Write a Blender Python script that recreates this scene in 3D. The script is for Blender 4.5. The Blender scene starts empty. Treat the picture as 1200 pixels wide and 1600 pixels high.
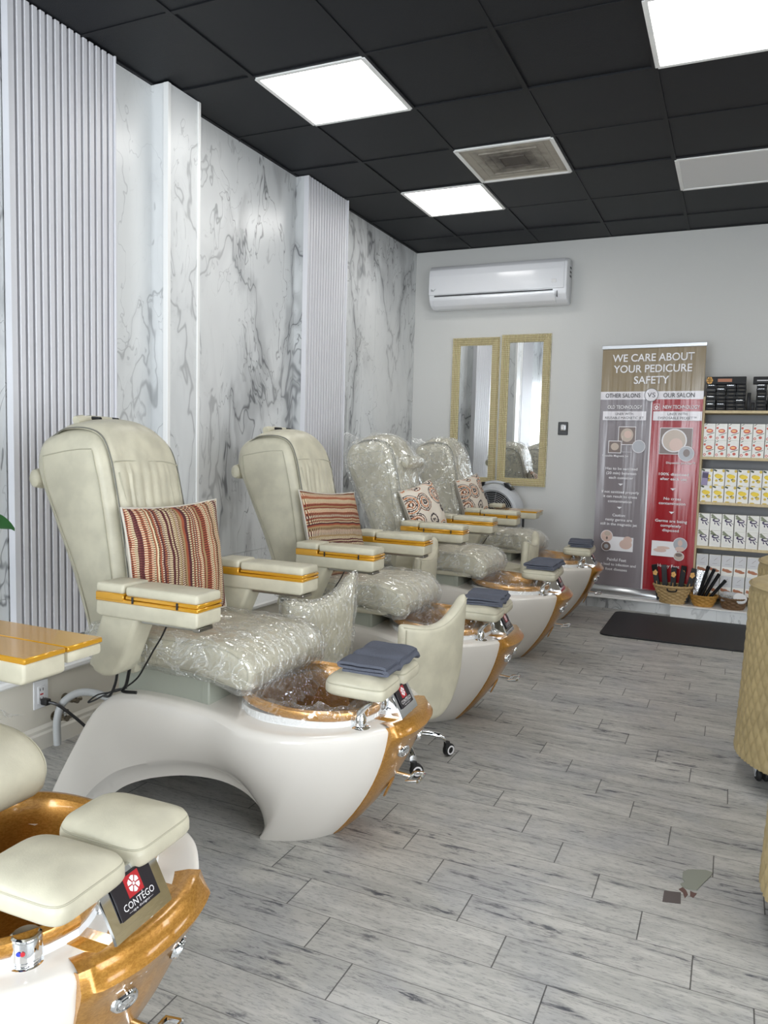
import bpy, bmesh, math, random
from mathutils import Vector, Matrix, noise
PI = math.pi
R = math.radians
scene = bpy.context.scene
COL = scene.collection

# ------------------------------------------------------------------ camera
cam_d = bpy.data.cameras.new('camera')
cam = bpy.data.objects.new('camera', cam_d)
COL.objects.link(cam)
cam_d.sensor_width = 36.0
cam_d.sensor_fit = 'AUTO'
cam_d.lens = 27.045
cam_d.clip_start = 0.02
_yaw, _pit, _rol = 0.4251, -0.0867, 0.0267
_f = Vector((-math.sin(_yaw) * math.cos(_pit), math.cos(_yaw) * math.cos(_pit), math.sin(_pit)))
_r = Vector((math.cos(_yaw), math.sin(_yaw), 0))
_u = _r.cross(_f)
_r2 = _r * math.cos(_rol) + _u * math.sin(_rol)
_u2 = -_r * math.sin(_rol) + _u * math.cos(_rol)
cam.matrix_world = Matrix(((_r2.x, _u2.x, -_f.x, 2.808), (_r2.y, _u2.y, -_f.y, 0.0), (_r2.z, _u2.z, -_f.z, 1.27), (0, 0, 0, 1)))
scene.camera = cam

# ------------------------------------------------------------------ exposure, world, daylight
vs = scene.view_settings
vs.view_transform = 'Standard'
vs.look = 'None'
vs.gamma = 1
vs.use_curve_mapping = False
vs.exposure = 0.2
PANEL_E = 10.0          # emission of the lit ceiling panels
DAY_W = 170.0
DAY_R = 170.0          # daylight through the side window          # daylight through the shop front
world = bpy.data.worlds.new('sky')
scene.world = world
world.use_nodes = True
bgn = world.node_tree.nodes['Background']
bgn.inputs[0].default_value = (0.75, 0.86, 1.0, 1)
bgn.inputs[1].default_value = 1.0
ld = bpy.data.lights.new('daylight', 'AREA')
ld.shape = 'RECTANGLE'
ld.size = 1.7
ld.size_y = 2.3
ld.energy = DAY_W
ld.color = (0.88, 0.94, 1.0)
lo = bpy.data.objects.new('daylight', ld)
COL.objects.link(lo)
lo.location = (1.3, -2.62, 1.5)
lo.rotation_euler = (R(84), 0, 0)

ld2 = bpy.data.lights.new('side_daylight', 'AREA')
ld2.shape = 'RECTANGLE'
ld2.size = 3.4
ld2.size_y = 2.3
ld2.energy = DAY_R
ld2.color = (0.92, 0.96, 1.0)
lo2 = bpy.data.objects.new('side_daylight', ld2)
COL.objects.link(lo2)
lo2.location = (5.95, -0.3, 1.5)
lo2.rotation_euler = (R(84), 0, R(90))

CZ = 3.0565            # ceiling height
BY = 6.79              # back wall
RX = 5.6               # right wall
FY = -2.4              # shop front

# ------------------------------------------------------------------ material helpers
def lin(c):
    c = c / 255.0
    return c / 12.92 if c <= 0.04045 else ((c + 0.055) / 1.055) ** 2.4
def rgb(r, g, b):
    return (lin(r), lin(g), lin(b), 1)
class NT:
    def __init__(s, name):
        s.m = bpy.data.materials.new(name)
        s.m.use_nodes = True
        s.t = s.m.node_tree
        s.b = s.t.nodes['Principled BSDF']
        s.out = s.t.nodes['Material Output']
    def n(s, typ, **kw):
        nd = s.t.nodes.new(typ)
        for k, v in kw.items():
            setattr(nd, k, v)
        return nd
    def l(s, a, b):
        s.t.links.new(a, b)
    def val(s, sock, v):
        if hasattr(v, 'is_output') or hasattr(v, 'links'):
            s.l(v, sock)
        else:
            sock.default_value = v
    def math(s, op, a, b=None, c=None, clamp=False):
        nd = s.n('ShaderNodeMath', operation=op)
        nd.use_clamp = clamp
        s.val(nd.inputs[0], a)
        if b is not None: s.val(nd.inputs[1], b)
        if c is not None: s.val(nd.inputs[2], c)
        return nd.outputs[0]
    def mix(s, f, a, b):
        nd = s.n('ShaderNodeMix', data_type='RGBA')
        s.val(nd.inputs[0], f)
        s.val(nd.inputs[6], a)
        s.val(nd.inputs[7], b)
        return nd.outputs[2]
    def step(s, v, a, b):
        nd = s.n('ShaderNodeMapRange', interpolation_type='SMOOTHSTEP')
        s.val(nd.inputs[0], v)
        nd.inputs[1].default_value = a
        nd.inputs[2].default_value = b
        return nd.outputs[0]
    def coord(s, which='Object', scale=None, rot=None, loc=None):
        tc = s.n('ShaderNodeTexCoord')
        o = tc.outputs[which]
        if scale or rot or loc:
            mp = s.n('ShaderNodeMapping')
            if scale: mp.inputs['Scale'].default_value = scale
            if rot: mp.inputs['Rotation'].default_value = rot
            if loc: mp.inputs['Location'].default_value = loc
            s.l(o, mp.inputs[0])
            o = mp.outputs[0]
        return o
    def noise(s, vec, scale, detail=3, rough=0.5, dist=0.0, out=0):
        nd = s.n('ShaderNodeTexNoise')
        s.l(vec, nd.inputs['Vector'])
        nd.inputs['Scale'].default_value = scale
        nd.inputs['Detail'].default_value = detail
        nd.inputs['Roughness'].default_value = rough
        nd.inputs['Distortion'].default_value = dist
        return nd.outputs[out]
    def bump(s, h, strength=0.3, dist=0.01):
        nd = s.n('ShaderNodeBump')
        nd.inputs['Strength'].default_value = strength
        nd.inputs['Distance'].default_value = dist
        s.l(h, nd.inputs['Height'])
        s.l(nd.outputs[0], s.b.inputs['Normal'])
        return nd
    def set(s, col=None, rough=None, metal=None, spec=None, coat=None, coatr=None):
        if col is not None: s.val(s.b.inputs['Base Color'], col)
        if rough is not None: s.val(s.b.inputs['Roughness'], rough)
        if metal is not None: s.b.inputs['Metallic'].default_value = metal
        if spec is not None: s.b.inputs['Specular IOR Level'].default_value = spec
        if coat is not None: s.b.inputs['Coat Weight'].default_value = coat
        if coatr is not None: s.b.inputs['Coat Roughness'].default_value = coatr
        return s
def simple(name, col, rough=0.5, metal=0.0, spec=0.5, coat=0.0, bump=None):
    t = NT(name).set(rgb(*col), rough, metal, spec, coat, 0.08)
    if bump:
        t.bump(t.noise(t.coord('Object'), bump[0], 3), bump[1], bump[2] if len(bump) > 2 else 0.002)
    return t.m
MT = {}
def leather(name, col, sc=260, rough=0.42):
    t = NT(name)
    v = t.coord('Object')
    n1 = t.noise(v, sc, 4, 0.6)
    n2 = t.noise(v, 14, 3, 0.5)
    h = t.math('MULTIPLY_ADD', n2, 1.6, n1)
    c = t.mix(t.step(n2, 0.3, 0.7), rgb(*[x * 0.96 for x in col]), rgb(*[min(255, x * 1.03) for x in col]))
    t.set(c, rough, 0, 0.45)
    t.bump(h, 0.22, 0.0018)
    return t.m
MT['leather'] = leather('ivory_leather', (196, 191, 170))
MT['seam'] = simple('seam_thread', (176, 172, 152), 0.6)
MT['pipe'] = simple('dark_piping', (112, 111, 102), 0.5)
MT['boxgrey'] = simple('seat_box_laminate', (163, 167, 155), 0.45, bump=(40, 0.05))
MT['white'] = simple('pearl_white_shell', (228, 223, 215), 0.22, 0, 0.5, 0.35)
MT['collar'] = simple('white_acrylic', (232, 233, 233), 0.3)
def goldm():
    t = NT('gold_pearl')
    v = t.coord('Object', (1, 1, 2.5))
    n = t.noise(v, 130, 3, 0.6, 0.8)
    n2 = t.noise(v, 9, 2)
    c = t.mix(t.math('ADD', t.math('MULTIPLY', t.step(n, 0.3, 0.72), 0.7), t.math('MULTIPLY', n2, 0.3)), rgb(160, 108, 32), rgb(204, 152, 72))
    t.set(c, 0.3, 0.5, 0.5, 0.6, 0.08)
    return t.m
MT['gold'] = goldm()
MT['goldtrim'] = simple('gold_lacquer', (214, 158, 44), 0.2, 0.35, 0.5, 0.6)
MT['chrome'] = simple('chrome', (226, 228, 230), 0.06, 1.0)
MT['steel'] = simple('brushed_steel', (170, 168, 162), 0.28, 1.0, bump=(120, 0.08))
MT['black'] = simple('black_plastic', (20, 20, 21), 0.35)
MT['rubber'] = simple('black_rubber', (26, 26, 27), 0.6)
MT['whiteplastic'] = simple('white_plastic', (232, 233, 236), 0.2, 0, 0.5, 0.3)
MT['darkslot'] = simple('dark_slot', (30, 31, 34), 0.6)
MT['red'] = simple('red_print', (176, 38, 44), 0.4)
MT['blue'] = simple('blue_dot', (40, 60, 170), 0.4)
MT['ink_white'] = simple('white_ink', (236, 234, 236), 0.4)
MT['ink_black'] = simple('black_ink', (32, 28, 34), 0.4)
MT['panelwhite'] = simple('white_panel', (222, 222, 222), 0.5)
MT['alu'] = simple('aluminium', (200, 202, 205), 0.3, 0.9)

def towel():
    t = NT('grey_terry')
    v = t.coord('Object')
    n = t.noise(v, 420, 2, 0.7)
    c = t.mix(n, rgb(74, 78, 90), rgb(124, 128, 140))
    t.set(c, 0.95, 0, 0.1)
    t.bump(n, 0.9, 0.004)
    return t.m
MT['towel'] = towel()
def plastic(name, dens=0.22, sc=22, refl=0.55, face=0.13):
    t = NT(name)
    v = t.coord('Object')
    w = t.n('ShaderNodeMixRGB'); w.blend_type = 'ADD'; w.inputs[0].default_value = 0.06
    t.l(v, w.inputs[1]); t.l(t.noise(v, 12, 3, 0.6, 0, 1), w.inputs[2])
    def facets(k, st):
        mp = t.n('ShaderNodeMapping'); mp.inputs['Scale'].default_value = st; mp.inputs['Rotation'].default_value = (0.3, 0.5, 0.7)
        t.l(w.outputs[0], mp.inputs[0])
        vo = t.n('ShaderNodeTexVoronoi'); vo.inputs['Scale'].default_value = k
        t.l(mp.outputs[0], vo.inputs['Vector'])
        return vo.outputs['Distance']
    n1 = facets(sc * 0.8, (1, 0.4, 0.8))
    n2 = facets(sc * 2.0, (0.5, 1, 0.45))
    cre = t.step(n1, 0.42, 0.75)
    mp2 = t.n('ShaderNodeMapping'); mp2.inputs['Scale'].default_value = (0.30, 1.0, 0.40); mp2.inputs['Rotation'].default_value = (0.2, 0.4, 0.9)
    t.l(v, mp2.inputs[0])
    n3 = t.noise(mp2.outputs[0], sc * 2.4, 3, 0.55, 1.2)
    rid = t.math('SUBTRACT', 1.0, t.step(t.math('ABSOLUTE', t.math('SUBTRACT', n3, 0.5)), 0.0, 0.045))
    h = t.math('ADD', t.math('MULTIPLY', rid, 0.35), t.math('MULTIPLY_ADD', n2, 0.45, n1))
    cre = t.math('MULTIPLY_ADD', rid, 0.8, t.math('MULTIPLY', cre, 0.25))
    bp = t.n('ShaderNodeBump'); bp.inputs['Strength'].default_value = 1.0; bp.inputs['Distance'].default_value = 0.028
    t.l(h, bp.inputs['Height'])
    gl = t.n('ShaderNodeBsdfGlossy'); gl.inputs['Roughness'].default_value = 0.1
    gl.inputs['Color'].default_value = (1, 1, 1, 1)
    t.l(bp.outputs[0], gl.inputs['Normal'])
    df = t.n('ShaderNodeBsdfDiffuse'); df.inputs['Color'].default_value = rgb(246, 247, 244)
    tr = t.n('ShaderNodeBsdfTransparent'); tr.inputs[0].default_value = (0.99, 0.99, 0.985, 1)
    fr = t.n('ShaderNodeLayerWeight'); fr.inputs[0].default_value = 0.28
    m1 = t.n('ShaderNodeMixShader')
    t.l(t.math('MULTIPLY_ADD', rid, dens * 1.5, dens * 0.45, True), m1.inputs[0])  # crease ridges go diffuse white: highlight streaks painted into the film
    t.l(tr.outputs[0], m1.inputs[1]); t.l(df.outputs[0], m1.inputs[2])
    m2 = t.n('ShaderNodeMixShader')
    t.l(t.math('MULTIPLY_ADD', fr.outputs['Facing'], refl * 0.4, face, True), m2.inputs[0])
    t.l(m1.outputs[0], m2.inputs[1]); t.l(gl.outputs[0], m2.inputs[2])
    t.l(m2.outputs[0], t.out.inputs[0])
    return t.m
MT['plastic'] = plastic('clear_plastic_wrap', 0.18, 12, 0.48)
MT['liner'] = plastic('clear_plastic_liner', 0.07, 16, 0.3, 0.06)

def marble():
    t = NT('white_marble')
    v = t.coord('Object', (1.0, 1.15, 0.5), (0.75, 0.0, 0.1))
    w = t.noise(v, 2.2, 3, 0.5, 0, 1)
    ad = t.n('ShaderNodeMixRGB'); ad.blend_type = 'ADD'; ad.inputs[0].default_value = 0.55
    t.l(v, ad.inputs[1]); t.l(w, ad.inputs[2])
    wid = t.noise(v, 3.1, 2, 0.5)
    def ridge(scale, w0, w1, det, rough, off):
        mp = t.n('ShaderNodeMapping'); mp.inputs['Location'].default_value = (off, off * 1.7, off * .6)
        t.l(ad.outputs[0], mp.inputs[0])
        n = t.noise(mp.outputs[0], scale, det, rough, 0.25)
        d = t.math('ABSOLUTE', t.math('SUBTRACT', n, 0.5))
        k = t.math('DIVIDE', d, t.math('MULTIPLY_ADD', t.step(wid, 0.35, 0.7), w1, w0))
        return t.math('SUBTRACT', 1.0, t.step(k, 0.0, 1.0))
    cl = t.noise(v, 1.3, 3, 0.5, 0.6)
    clm = t.step(cl, 0.40, 0.60)
    v1 = ridge(1.25, 0.006, 0.012, 4, 0.55, 0.0)
    v2 = ridge(2.3, 0.005, 0.008, 4, 0.6, 3.3)
    v3 = ridge(4.6, 0.006, 0.010, 3, 0.55, 7.1)
    halo = ridge(1.25, 0.06, 0.06, 4, 0.55, 0.0)
    a = t.math('MULTIPLY', v1, t.math('MULTIPLY_ADD', clm, 0.5, 0.45))
    b = t.math('MULTIPLY', v2, t.math('MULTIPLY_ADD', clm, 0.55, 0.32))
    e = t.math('MULTIPLY', v3, t.math('MULTIPLY_ADD', clm, 0.28, 0.06))
    f = t.math('MAXIMUM', t.math('MAXIMUM', a, b), e)
    base = t.mix(t.step(cl, 0.3, 0.7), rgb(224, 226, 226), rgb(203, 206, 207))
    c0 = t.mix(t.math('MULTIPLY', halo, t.math('MULTIPLY_ADD', clm, 0.48, 0.12)), base, rgb(146, 148, 150))
    c = t.mix(t.math('MULTIPLY', f, 0.85), c0, rgb(78, 80, 84))
    t.set(c, 0.28, 0, 0.4)
    return t.m
MT['marble'] = marble()

def floor_mat():
    t = NT('grey_wood_plank')
    g = t.coord('Object')
    sx = t.n('ShaderNodeSeparateXYZ'); t.l(g, sx.inputs[0])
    X, Y = sx.outputs[0], sx.outputs[1]
    W, L, ST = 0.1385, 0.585, 0.1372
    yr = t.math('DIVIDE', t.math('SUBTRACT', Y, 2.992 - 20 * W), W)
    row = t.math('FLOOR', yr)
    fy = t.math('FRACT', yr)
    u = t.math('DIVIDE', t.math('ADD', t.math('SUBTRACT', X, 2.411), t.math('MULTIPLY', t.math('SUBTRACT', row, 19.0), ST)), L)
    col = t.math('FLOOR', u)
    fx = t.math('FRACT', u)
    cb = t.n('ShaderNodeCombineXYZ'); t.l(row, cb.inputs[0]); t.l(col, cb.inputs[1])
    wn = t.n('ShaderNodeTexWhiteNoise', noise_dimensions='2D'); t.l(cb.outputs[0], wn.inputs['Vector'])
    rnd = wn.outputs['Value']
    # plank-local grain
    cg = t.n('ShaderNodeCombineXYZ')
    t.l(t.math('MULTIPLY_ADD', rnd, 37.0, X), cg.inputs[0])
    t.l(t.math('MULTIPLY', Y, 5.5), cg.inputs[1])
    t.l(t.math('MULTIPLY', rnd, 13.0), cg.inputs[2])
    cv = cg.outputs[0]
    n1 = t.noise(cv, 2.6, 6, 0.62, 0.9)
    n2 = t.noise(cv, 9.0, 6, 0.7, 0.5)
    n3 = t.noise(cv, 34.0, 4, 0.75)
    n4 = t.noise(g, 3.2, 4, 0.55, 0.4)
    base = t.mix(rnd, rgb(166, 165, 160), rgb(178, 176, 171))
    c = t.mix(t.math('MULTIPLY', t.step(n1, 0.42, 0.66), 0.6), base, rgb(204, 202, 196))
    c = t.mix(t.math('MULTIPLY', t.step(n4, 0.46, 0.66), 0.35), c, rgb(146, 149, 156))
    dk = t.math('MULTIPLY', t.step(n2, 0.52, 0.64), t.step(n1, 0.56, 0.38))
    c = t.mix(t.math('MULTIPLY', dk, 1.0), c, rgb(70, 72, 80))
    c = t.mix(t.math('MULTIPLY', t.step(n3, 0.5, 0.64), 0.52), c, rgb(112, 112, 112))
    ex = t.math('MINIMUM', fx, t.math('SUBTRACT', 1.0, fx))
    ey = t.math('MINIMUM', fy, t.math('SUBTRACT', 1.0, fy))
    gx = t.math('SUBTRACT', 1.0, t.step(ex, 0.0015, 0.0042))
    gy = t.math('MULTIPLY', t.math('SUBTRACT', 1.0, t.step(ey, 0.004, 0.014)), 0.75)
    gr = t.math('MAXIMUM', gx, gy)
    c = t.mix(t.math('MULTIPLY', gr, 0.85), c, rgb(52, 50, 50))
    t.set(c, t.math('MULTIPLY_ADD', n2, 0.2, 0.36), 0, 0.4)
    h = t.math('SUBTRACT', t.math('MULTIPLY', n3, 0.3), gr)
    t.bump(h, 0.25, 0.002)
    return t.m
MT['floor'] = floor_mat()
def paint(name, col, sc=90, st=0.18):
    t = NT(name)
    v = t.coord('Object')
    t.set(rgb(*col), 0.55, 0, 0.35)
    t.bump(t.noise(v, sc, 3, 0.5), st, 0.004)
    return t.m
MT['paint'] = paint('grey_wall_paint', (206, 206, 203))
MT['knee'] = paint('cream_knee_wall', (214, 209, 197), 60, 0.05)
MT['ceil'] = paint('black_ceiling_tile', (17, 20, 25), 300, 0.3)
MT['tee'] = paint('black_tee', (19, 21, 25), 200, 0.05)
MT['slat'] = simple('white_slat', (216, 216, 220), 0.42)
MT['slatback'] = simple('slat_backing', (44, 44, 60), 0.7)
MT['trimwhite'] = simple('white_trim', (240, 240, 238), 0.35)
MT['moulding'] = simple('cream_moulding', (222, 218, 208), 0.4)
def emis(name, col, s):
    t = NT(name)
    e = t.n('ShaderNodeEmission'); e.inputs[0].default_value = col; e.inputs[1].default_value = s
    t.l(e.outputs[0], t.out.inputs[0])
    return t.m
MT['lamp'] = emis('lit_diffuser', (1, 0.985, 0.96, 1), PANEL_E)
def mirror():
    t = NT('mirror_glass').set((0.9, 0.92, 0.93, 1), 0.01, 1.0)
    return t.m
MT['mirror'] = mirror()
def goldframe():
    t = NT('embossed_gold_frame')
    t.set(rgb(226, 206, 150), 0.3, 0.65)
    return t.m
MT['frame'] = goldframe()
def pine():
    t = NT('pale_pine')
    v = t.coord('Object', (14, 14, 1.2))
    n = t.noise(v, 3, 4, 0.6, 0.6)
    t.set(t.mix(n, rgb(222, 206, 168), rgb(190, 168, 126)), 0.55)
    return t.m
MT['pine'] = pine()
MT['shelfback'] = simple('grey_shelf_back', (150, 152, 156), 0.6)
MT['quilt'] = leather('tan_leather', (166, 148, 108), 200, 0.45)
def wicker(name, a, b, sc=(1, 1, 1)):
    t = NT(name)
    n = t.noise(t.coord('Object'), 60, 3)
    t.set(t.mix(n, rgb(*a), rgb(*b)), 0.6)
    return t.m
MT['wickerA'] = wicker('straw_wicker', (206, 178, 128), (160, 126, 76))
MT['wickerB'] = wicker('honey_wicker', (206, 158, 76), (150, 104, 40))
MT['wickerC'] = wicker('brown_wicker', (128, 96, 62), (78, 54, 34))
MT['hose'] = simple('grey_hose', (176, 178, 178), 0.45)
MT['brass'] = simple('nickel_valve', (150, 142, 128), 0.25, 1.0)
MT['leaf'] = simple('leaf_green', (44, 92, 44), 0.35)
MT['fangrey'] = simple('grey_fan_plastic', (196, 199, 203), 0.4)
MT['mat'] = paint('black_floor_mat', (36, 36, 38), 160, 0.25)
MT['foil'] = simple('black_foil', (15, 15, 17), 0.42, 0.0, 0.25, 0.05, bump=(60, 0.4, 0.003))
MT['silverfoil'] = simple('silver_foil', (225, 228, 232), 0.22, 0.8, bump=(45, 0.6, 0.006))
MT['goldprint'] = simple('gold_print', (186, 138, 66), 0.35, 0.3)
MT['dullprint'] = simple('dull_pack_print', (84, 76, 60), 0.5)
MT['scuff'] = simple('torn_vinyl_underside', (140, 143, 132), 0.7, bump=(30, 0.4))
MT['scuffdark'] = simple('bare_subfloor', (92, 84, 82), 0.8)
MT['dirt'] = simple('reddish_subfloor', (104, 78, 72), 0.85)

# ------------------------------------------------------------------ mesh helpers
def link(o, parent=None):
    COL.objects.link(o)
    if parent is not None:
        o.parent = parent
    return o
def finish(name, bm, mats, parent=None, angle=38, smooth=True, offset=None):
    if offset is not None:
        bmesh.ops.translate(bm, verts=bm.verts, vec=offset)
    bm.normal_update()
    if smooth:
        for f in bm.faces: f.smooth = True
        for e in bm.edges:
            if len(e.link_faces) == 2 and e.calc_face_angle(0) > R(angle): e.smooth = False
    me = bpy.data.meshes.new(name)
    bm.to_mesh(me); bm.free()
    if not isinstance(mats, (list, tuple)): mats = [mats]
    for m in mats: me.materials.append(MT[m] if isinstance(m, str) else m)
    return link(bpy.data.objects.new(name, me), parent)
def tag(o, label, cat, group=None):
    o['label'] = label; o['category'] = cat
    if group: o['group'] = group
    return o
def thing(name, label, cat, loc=(0, 0, 0), rz=0, group=None):
    o = bpy.data.objects.new(name, None)
    o.empty_display_size = 0.1
    COL.objects.link(o)
    o.location = loc; o.rotation_euler = (0, 0, rz)
    return tag(o, label, cat, group)
def struct(name, bm, mats, **k):
    o = finish(name, bm, mats, **k)
    o['kind'] = 'structure'
    return o
def NB(): return bmesh.new()
def box(bm, lo, hi, bev=0.0, seg=2, mi=0, M=None):
    r = bmesh.ops.create_cube(bm, size=1)
    vs_ = r['verts']
    for v in vs_:
        v.co = Vector([lo[i] + (v.co[i] + 0.5) * (hi[i] - lo[i]) for i in range(3)])
    fs = set(f for v in vs_ for f in v.link_faces)
    for f in fs: f.material_index = mi
    if bev > 0:
        es = list(set(e for v in vs_ for e in v.link_edges))
        rr = bmesh.ops.bevel(bm, geom=es, offset=bev, segments=seg, affect='EDGES', profile=0.5, clamp_overlap=True)
        vs_ = list(set(v for f in rr['faces'] for v in f.verts) | set(v for v in vs_ if v.is_valid))
        for f in rr['faces']: f.material_index = mi
    if M is not None:
        bmesh.ops.transform(bm, matrix=M, verts=vs_)
    return vs_
def prism(bm, poly, axis, a, b, bev=0.0, seg=2, mi=0, M=None):
    # poly: 2D points; axis: 0/1/2 extrude axis; remaining axes in order
    oth = [i for i in range(3) if i != axis]
    def mk(p, t):
        c = [0, 0, 0]; c[oth[0]] = p[0]; c[oth[1]] = p[1]; c[axis] = t
        return bm.verts.new(c)
    A = [mk(p, a) for p in poly]; B = [mk(p, b) for p in poly]
    n = len(poly)
    fs = [bm.faces.new(A), bm.faces.new(B[::-1])]
    for i in range(n):
        fs.append(bm.faces.new((A[i], B[i], B[(i + 1) % n], A[(i + 1) % n])))
    bmesh.ops.recalc_face_normals(bm, faces=fs)
    for f in fs: f.material_index = mi
    vs_ = A + B
    if bev > 0:
        es = list(set(e for f in fs for e in f.edges))
        rr = bmesh.ops.bevel(bm, geom=es, offset=bev, segments=seg, affect='EDGES', profile=0.5, clamp_overlap=True)
        vs_ = list(set(v for f in rr['faces'] for v in f.verts) | set(v for v in vs_ if v.is_valid))
        for f in rr['faces']: f.material_index = mi
    if M is not None:
        bmesh.ops.transform(bm, matrix=M, verts=vs_)
    return vs_
def grid(bm, pts, closeu=False, closev=False, mi=0, flip=False, uv=None):
    nu, nv = len(pts), len(pts[0])
    V = [[bm.verts.new(p) for p in r] for r in pts]
    fs = []
    for i in range(nu if closeu else nu - 1):
        for j in range(nv if closev else nv - 1):
            q = [V[i][j], V[(i + 1) % nu][j], V[(i + 1) % nu][(j + 1) % nv], V[i][(j + 1) % nv]]
            q2 = []
            for v in q:
                if v not in q2: q2.append(v)
            if flip: q2.reverse()
            try:
                f = bm.faces.new(q2); f.material_index = mi; fs.append(f)
            except ValueError: pass
    if uv is not None:
        for f in fs:
            pass
    return V, fs
def cap(bm, ring, mi=0, flip=False):
    try:
        f = bm.faces.new(ring[::-1] if flip else ring); f.material_index = mi
        return f
    except ValueError: return None
def spline(pts, n, closed=False):
    P = [Vector(p) for p in pts]; out = []
    m = len(P); segs = m if closed else m - 1
    for i in range(segs):
        p1, p2 = P[i], P[(i + 1) % m]
        p0 = P[(i - 1) % m] if closed or i > 0 else p1 * 2 - p2
        p3 = P[(i + 2) % m] if closed or i + 2 < m else p2 * 2 - p1
        for k in range(n):
            t = k / n
            out.append(0.5 * ((2 * p1) + (p2 - p0) * t + (2 * p0 - 5 * p1 + 4 * p2 - p3) * t * t + (3 * p1 - p0 - 3 * p2 + p3) * t ** 3))
    if not closed: out.append(P[-1].copy())
    return out
def tube(bm, pts, rad, seg=8, smooth=0, closed=False, mi=0, caps=True):
    P = spline(pts, smooth, closed) if smooth else [Vector(p) for p in pts]
    n = len(P)
    rs = rad if isinstance(rad, (list, tuple)) else None
    prev = None; rings = []
    for i in range(n):
        a = P[(i - 1) % n] if closed or i > 0 else P[i]
        b = P[(i + 1) % n] if closed or i < n - 1 else P[i]
        d = (b - a)
        if d.length < 1e-9: d = Vector((0, 0, 1))
        d.normalize()
        if prev is None:
            up = Vector((0, 0, 1)) if abs(d.z) < 0.9 else Vector((1, 0, 0))
            x = d.cross(up).normalized()
        else:
            x = (prev - d * prev.dot(d)).normalized()
        prev = x
        y = d.cross(x)
        r = (rs[min(len(rs) - 1, int(round(i * (len(rs) - 1) / max(1, n - 1))))] if rs else rad)
        rings.append([P[i] + x * r * math.cos(2 * PI * k / seg) + y * r * math.sin(2 * PI * k / seg) for k in range(seg)])
    V, fs = grid(bm, rings, closeu=closed, closev=True, mi=mi, flip=True)
    if caps and not closed:
        cap(bm, V[0], mi); cap(bm, V[-1], mi, True)
    return V
def lathe(bm, prof, seg=24, c=(0, 0, 0), mi=0, M=None, caps=True):
    rings = []
    for r, z in prof:
        rings.append([Vector((c[0] + r * math.cos(2 * PI * k / seg), c[1] + r * math.sin(2 * PI * k / seg), c[2] + z)) for k in range(seg)])
    if M is not None: rings = [[M @ p for p in r] for r in rings]
    V, fs = grid(bm, rings, closev=True, mi=mi, flip=True)
    if caps:
        cap(bm, V[0], mi); cap(bm, V[-1], mi, True)
    bmesh.ops.recalc_face_normals(bm, faces=[f for f in bm.faces if f.is_valid and any(v in set(V[0]) for v in f.verts)] if False else fs)
    return V
def rot_to(d, loc):
    d = Vector(d).normalized()
    return Matrix.Translation(loc) @ d.to_track_quat('Z', 'Y').to_matrix().to_4x4()
def cyl(bm, a, b, r, seg=16, mi=0, bev=0.0):
    a, b = Vector(a), Vector(b)
    L = (b - a).length
    M = rot_to(b - a, a)
    pr = [(r, 0), (r, L)] if bev <= 0 else [(r - bev, 0), (r, bev), (r, L - bev), (r - bev, L)]
    return lathe(bm, pr, seg, mi=mi, M=M)
def nz(p, s=1.0, o=0.0):
    return noise.noise(Vector((p[0] * s + o, p[1] * s + o * 0.7, p[2] * s - o)))
def text_bm(bm, s, w, h, M, mi=0, ext=0.0, res=3, bold=0.0):
    # lettering of width w (or natural if None) and capital height h, centred on origin of M, in local XY
    cu = bpy.data.curves.new('t', 'FONT')
    cu.body = s; cu.size = 1.0; cu.align_x = 'CENTER'; cu.resolution_u = res; cu.offset = bold
    ob = bpy.data.objects.new('t', cu); COL.objects.link(ob)
    dg = bpy.context.evaluated_depsgraph_get(); dg.update()
    me = bpy.data.meshes.new_from_object(ob.evaluated_get(dg))
    bpy.data.objects.remove(ob); bpy.data.curves.remove(cu)
    if not me.vertices: return
    xs = [v.co.x for v in me.vertices]
    x0, x1 = min(xs), max(xs)
    ky = h / 0.69
    kx = (w / (x1 - x0)) if w else ky * 0.95
    cx = (x0 + x1) / 2
    for v in me.vertices:
        v.co = M @ Vector(((v.co.x - cx) * kx, (v.co.y - 0.345) * ky, 0))
    n0 = len(bm.faces)
    bm.from_mesh(me)
    bm.faces.ensure_lookup_table()
    for i in range(n0, len(bm.faces)): bm.faces[i].material_index = mi
    bpy.data.meshes.remove(me)
CACHE = {}
def part(name, key, build, mats, parent, angle=38, loc=None):
    """a child mesh; the mesh data of repeated parts is shared"""
    if key is not None and key in CACHE:
        o = link(bpy.data.objects.new(name, CACHE[key]), parent)
    else:
        bm = NB(); build(bm)
        o = finish(name, bm, mats, parent, angle)
        if key is not None: CACHE[key] = o.data
    if loc is not None: o.location = loc
    return o
def ellipse_disc(bm, c, rx, rz, axis, seg=20, mi=0):
    vs_ = []
    for k in range(seg):
        a = 2 * PI * k / seg
        p = [0, 0, 0]
        o = [i for i in range(3) if i != axis]
        p[o[0]] = c[o[0]] + rx * math.cos(a); p[o[1]] = c[o[1]] + rz * math.sin(a); p[axis] = c[axis]
        vs_.append(bm.verts.new(p))
    f = bm.faces.new(vs_); f.material_index = mi
    return f

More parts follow.
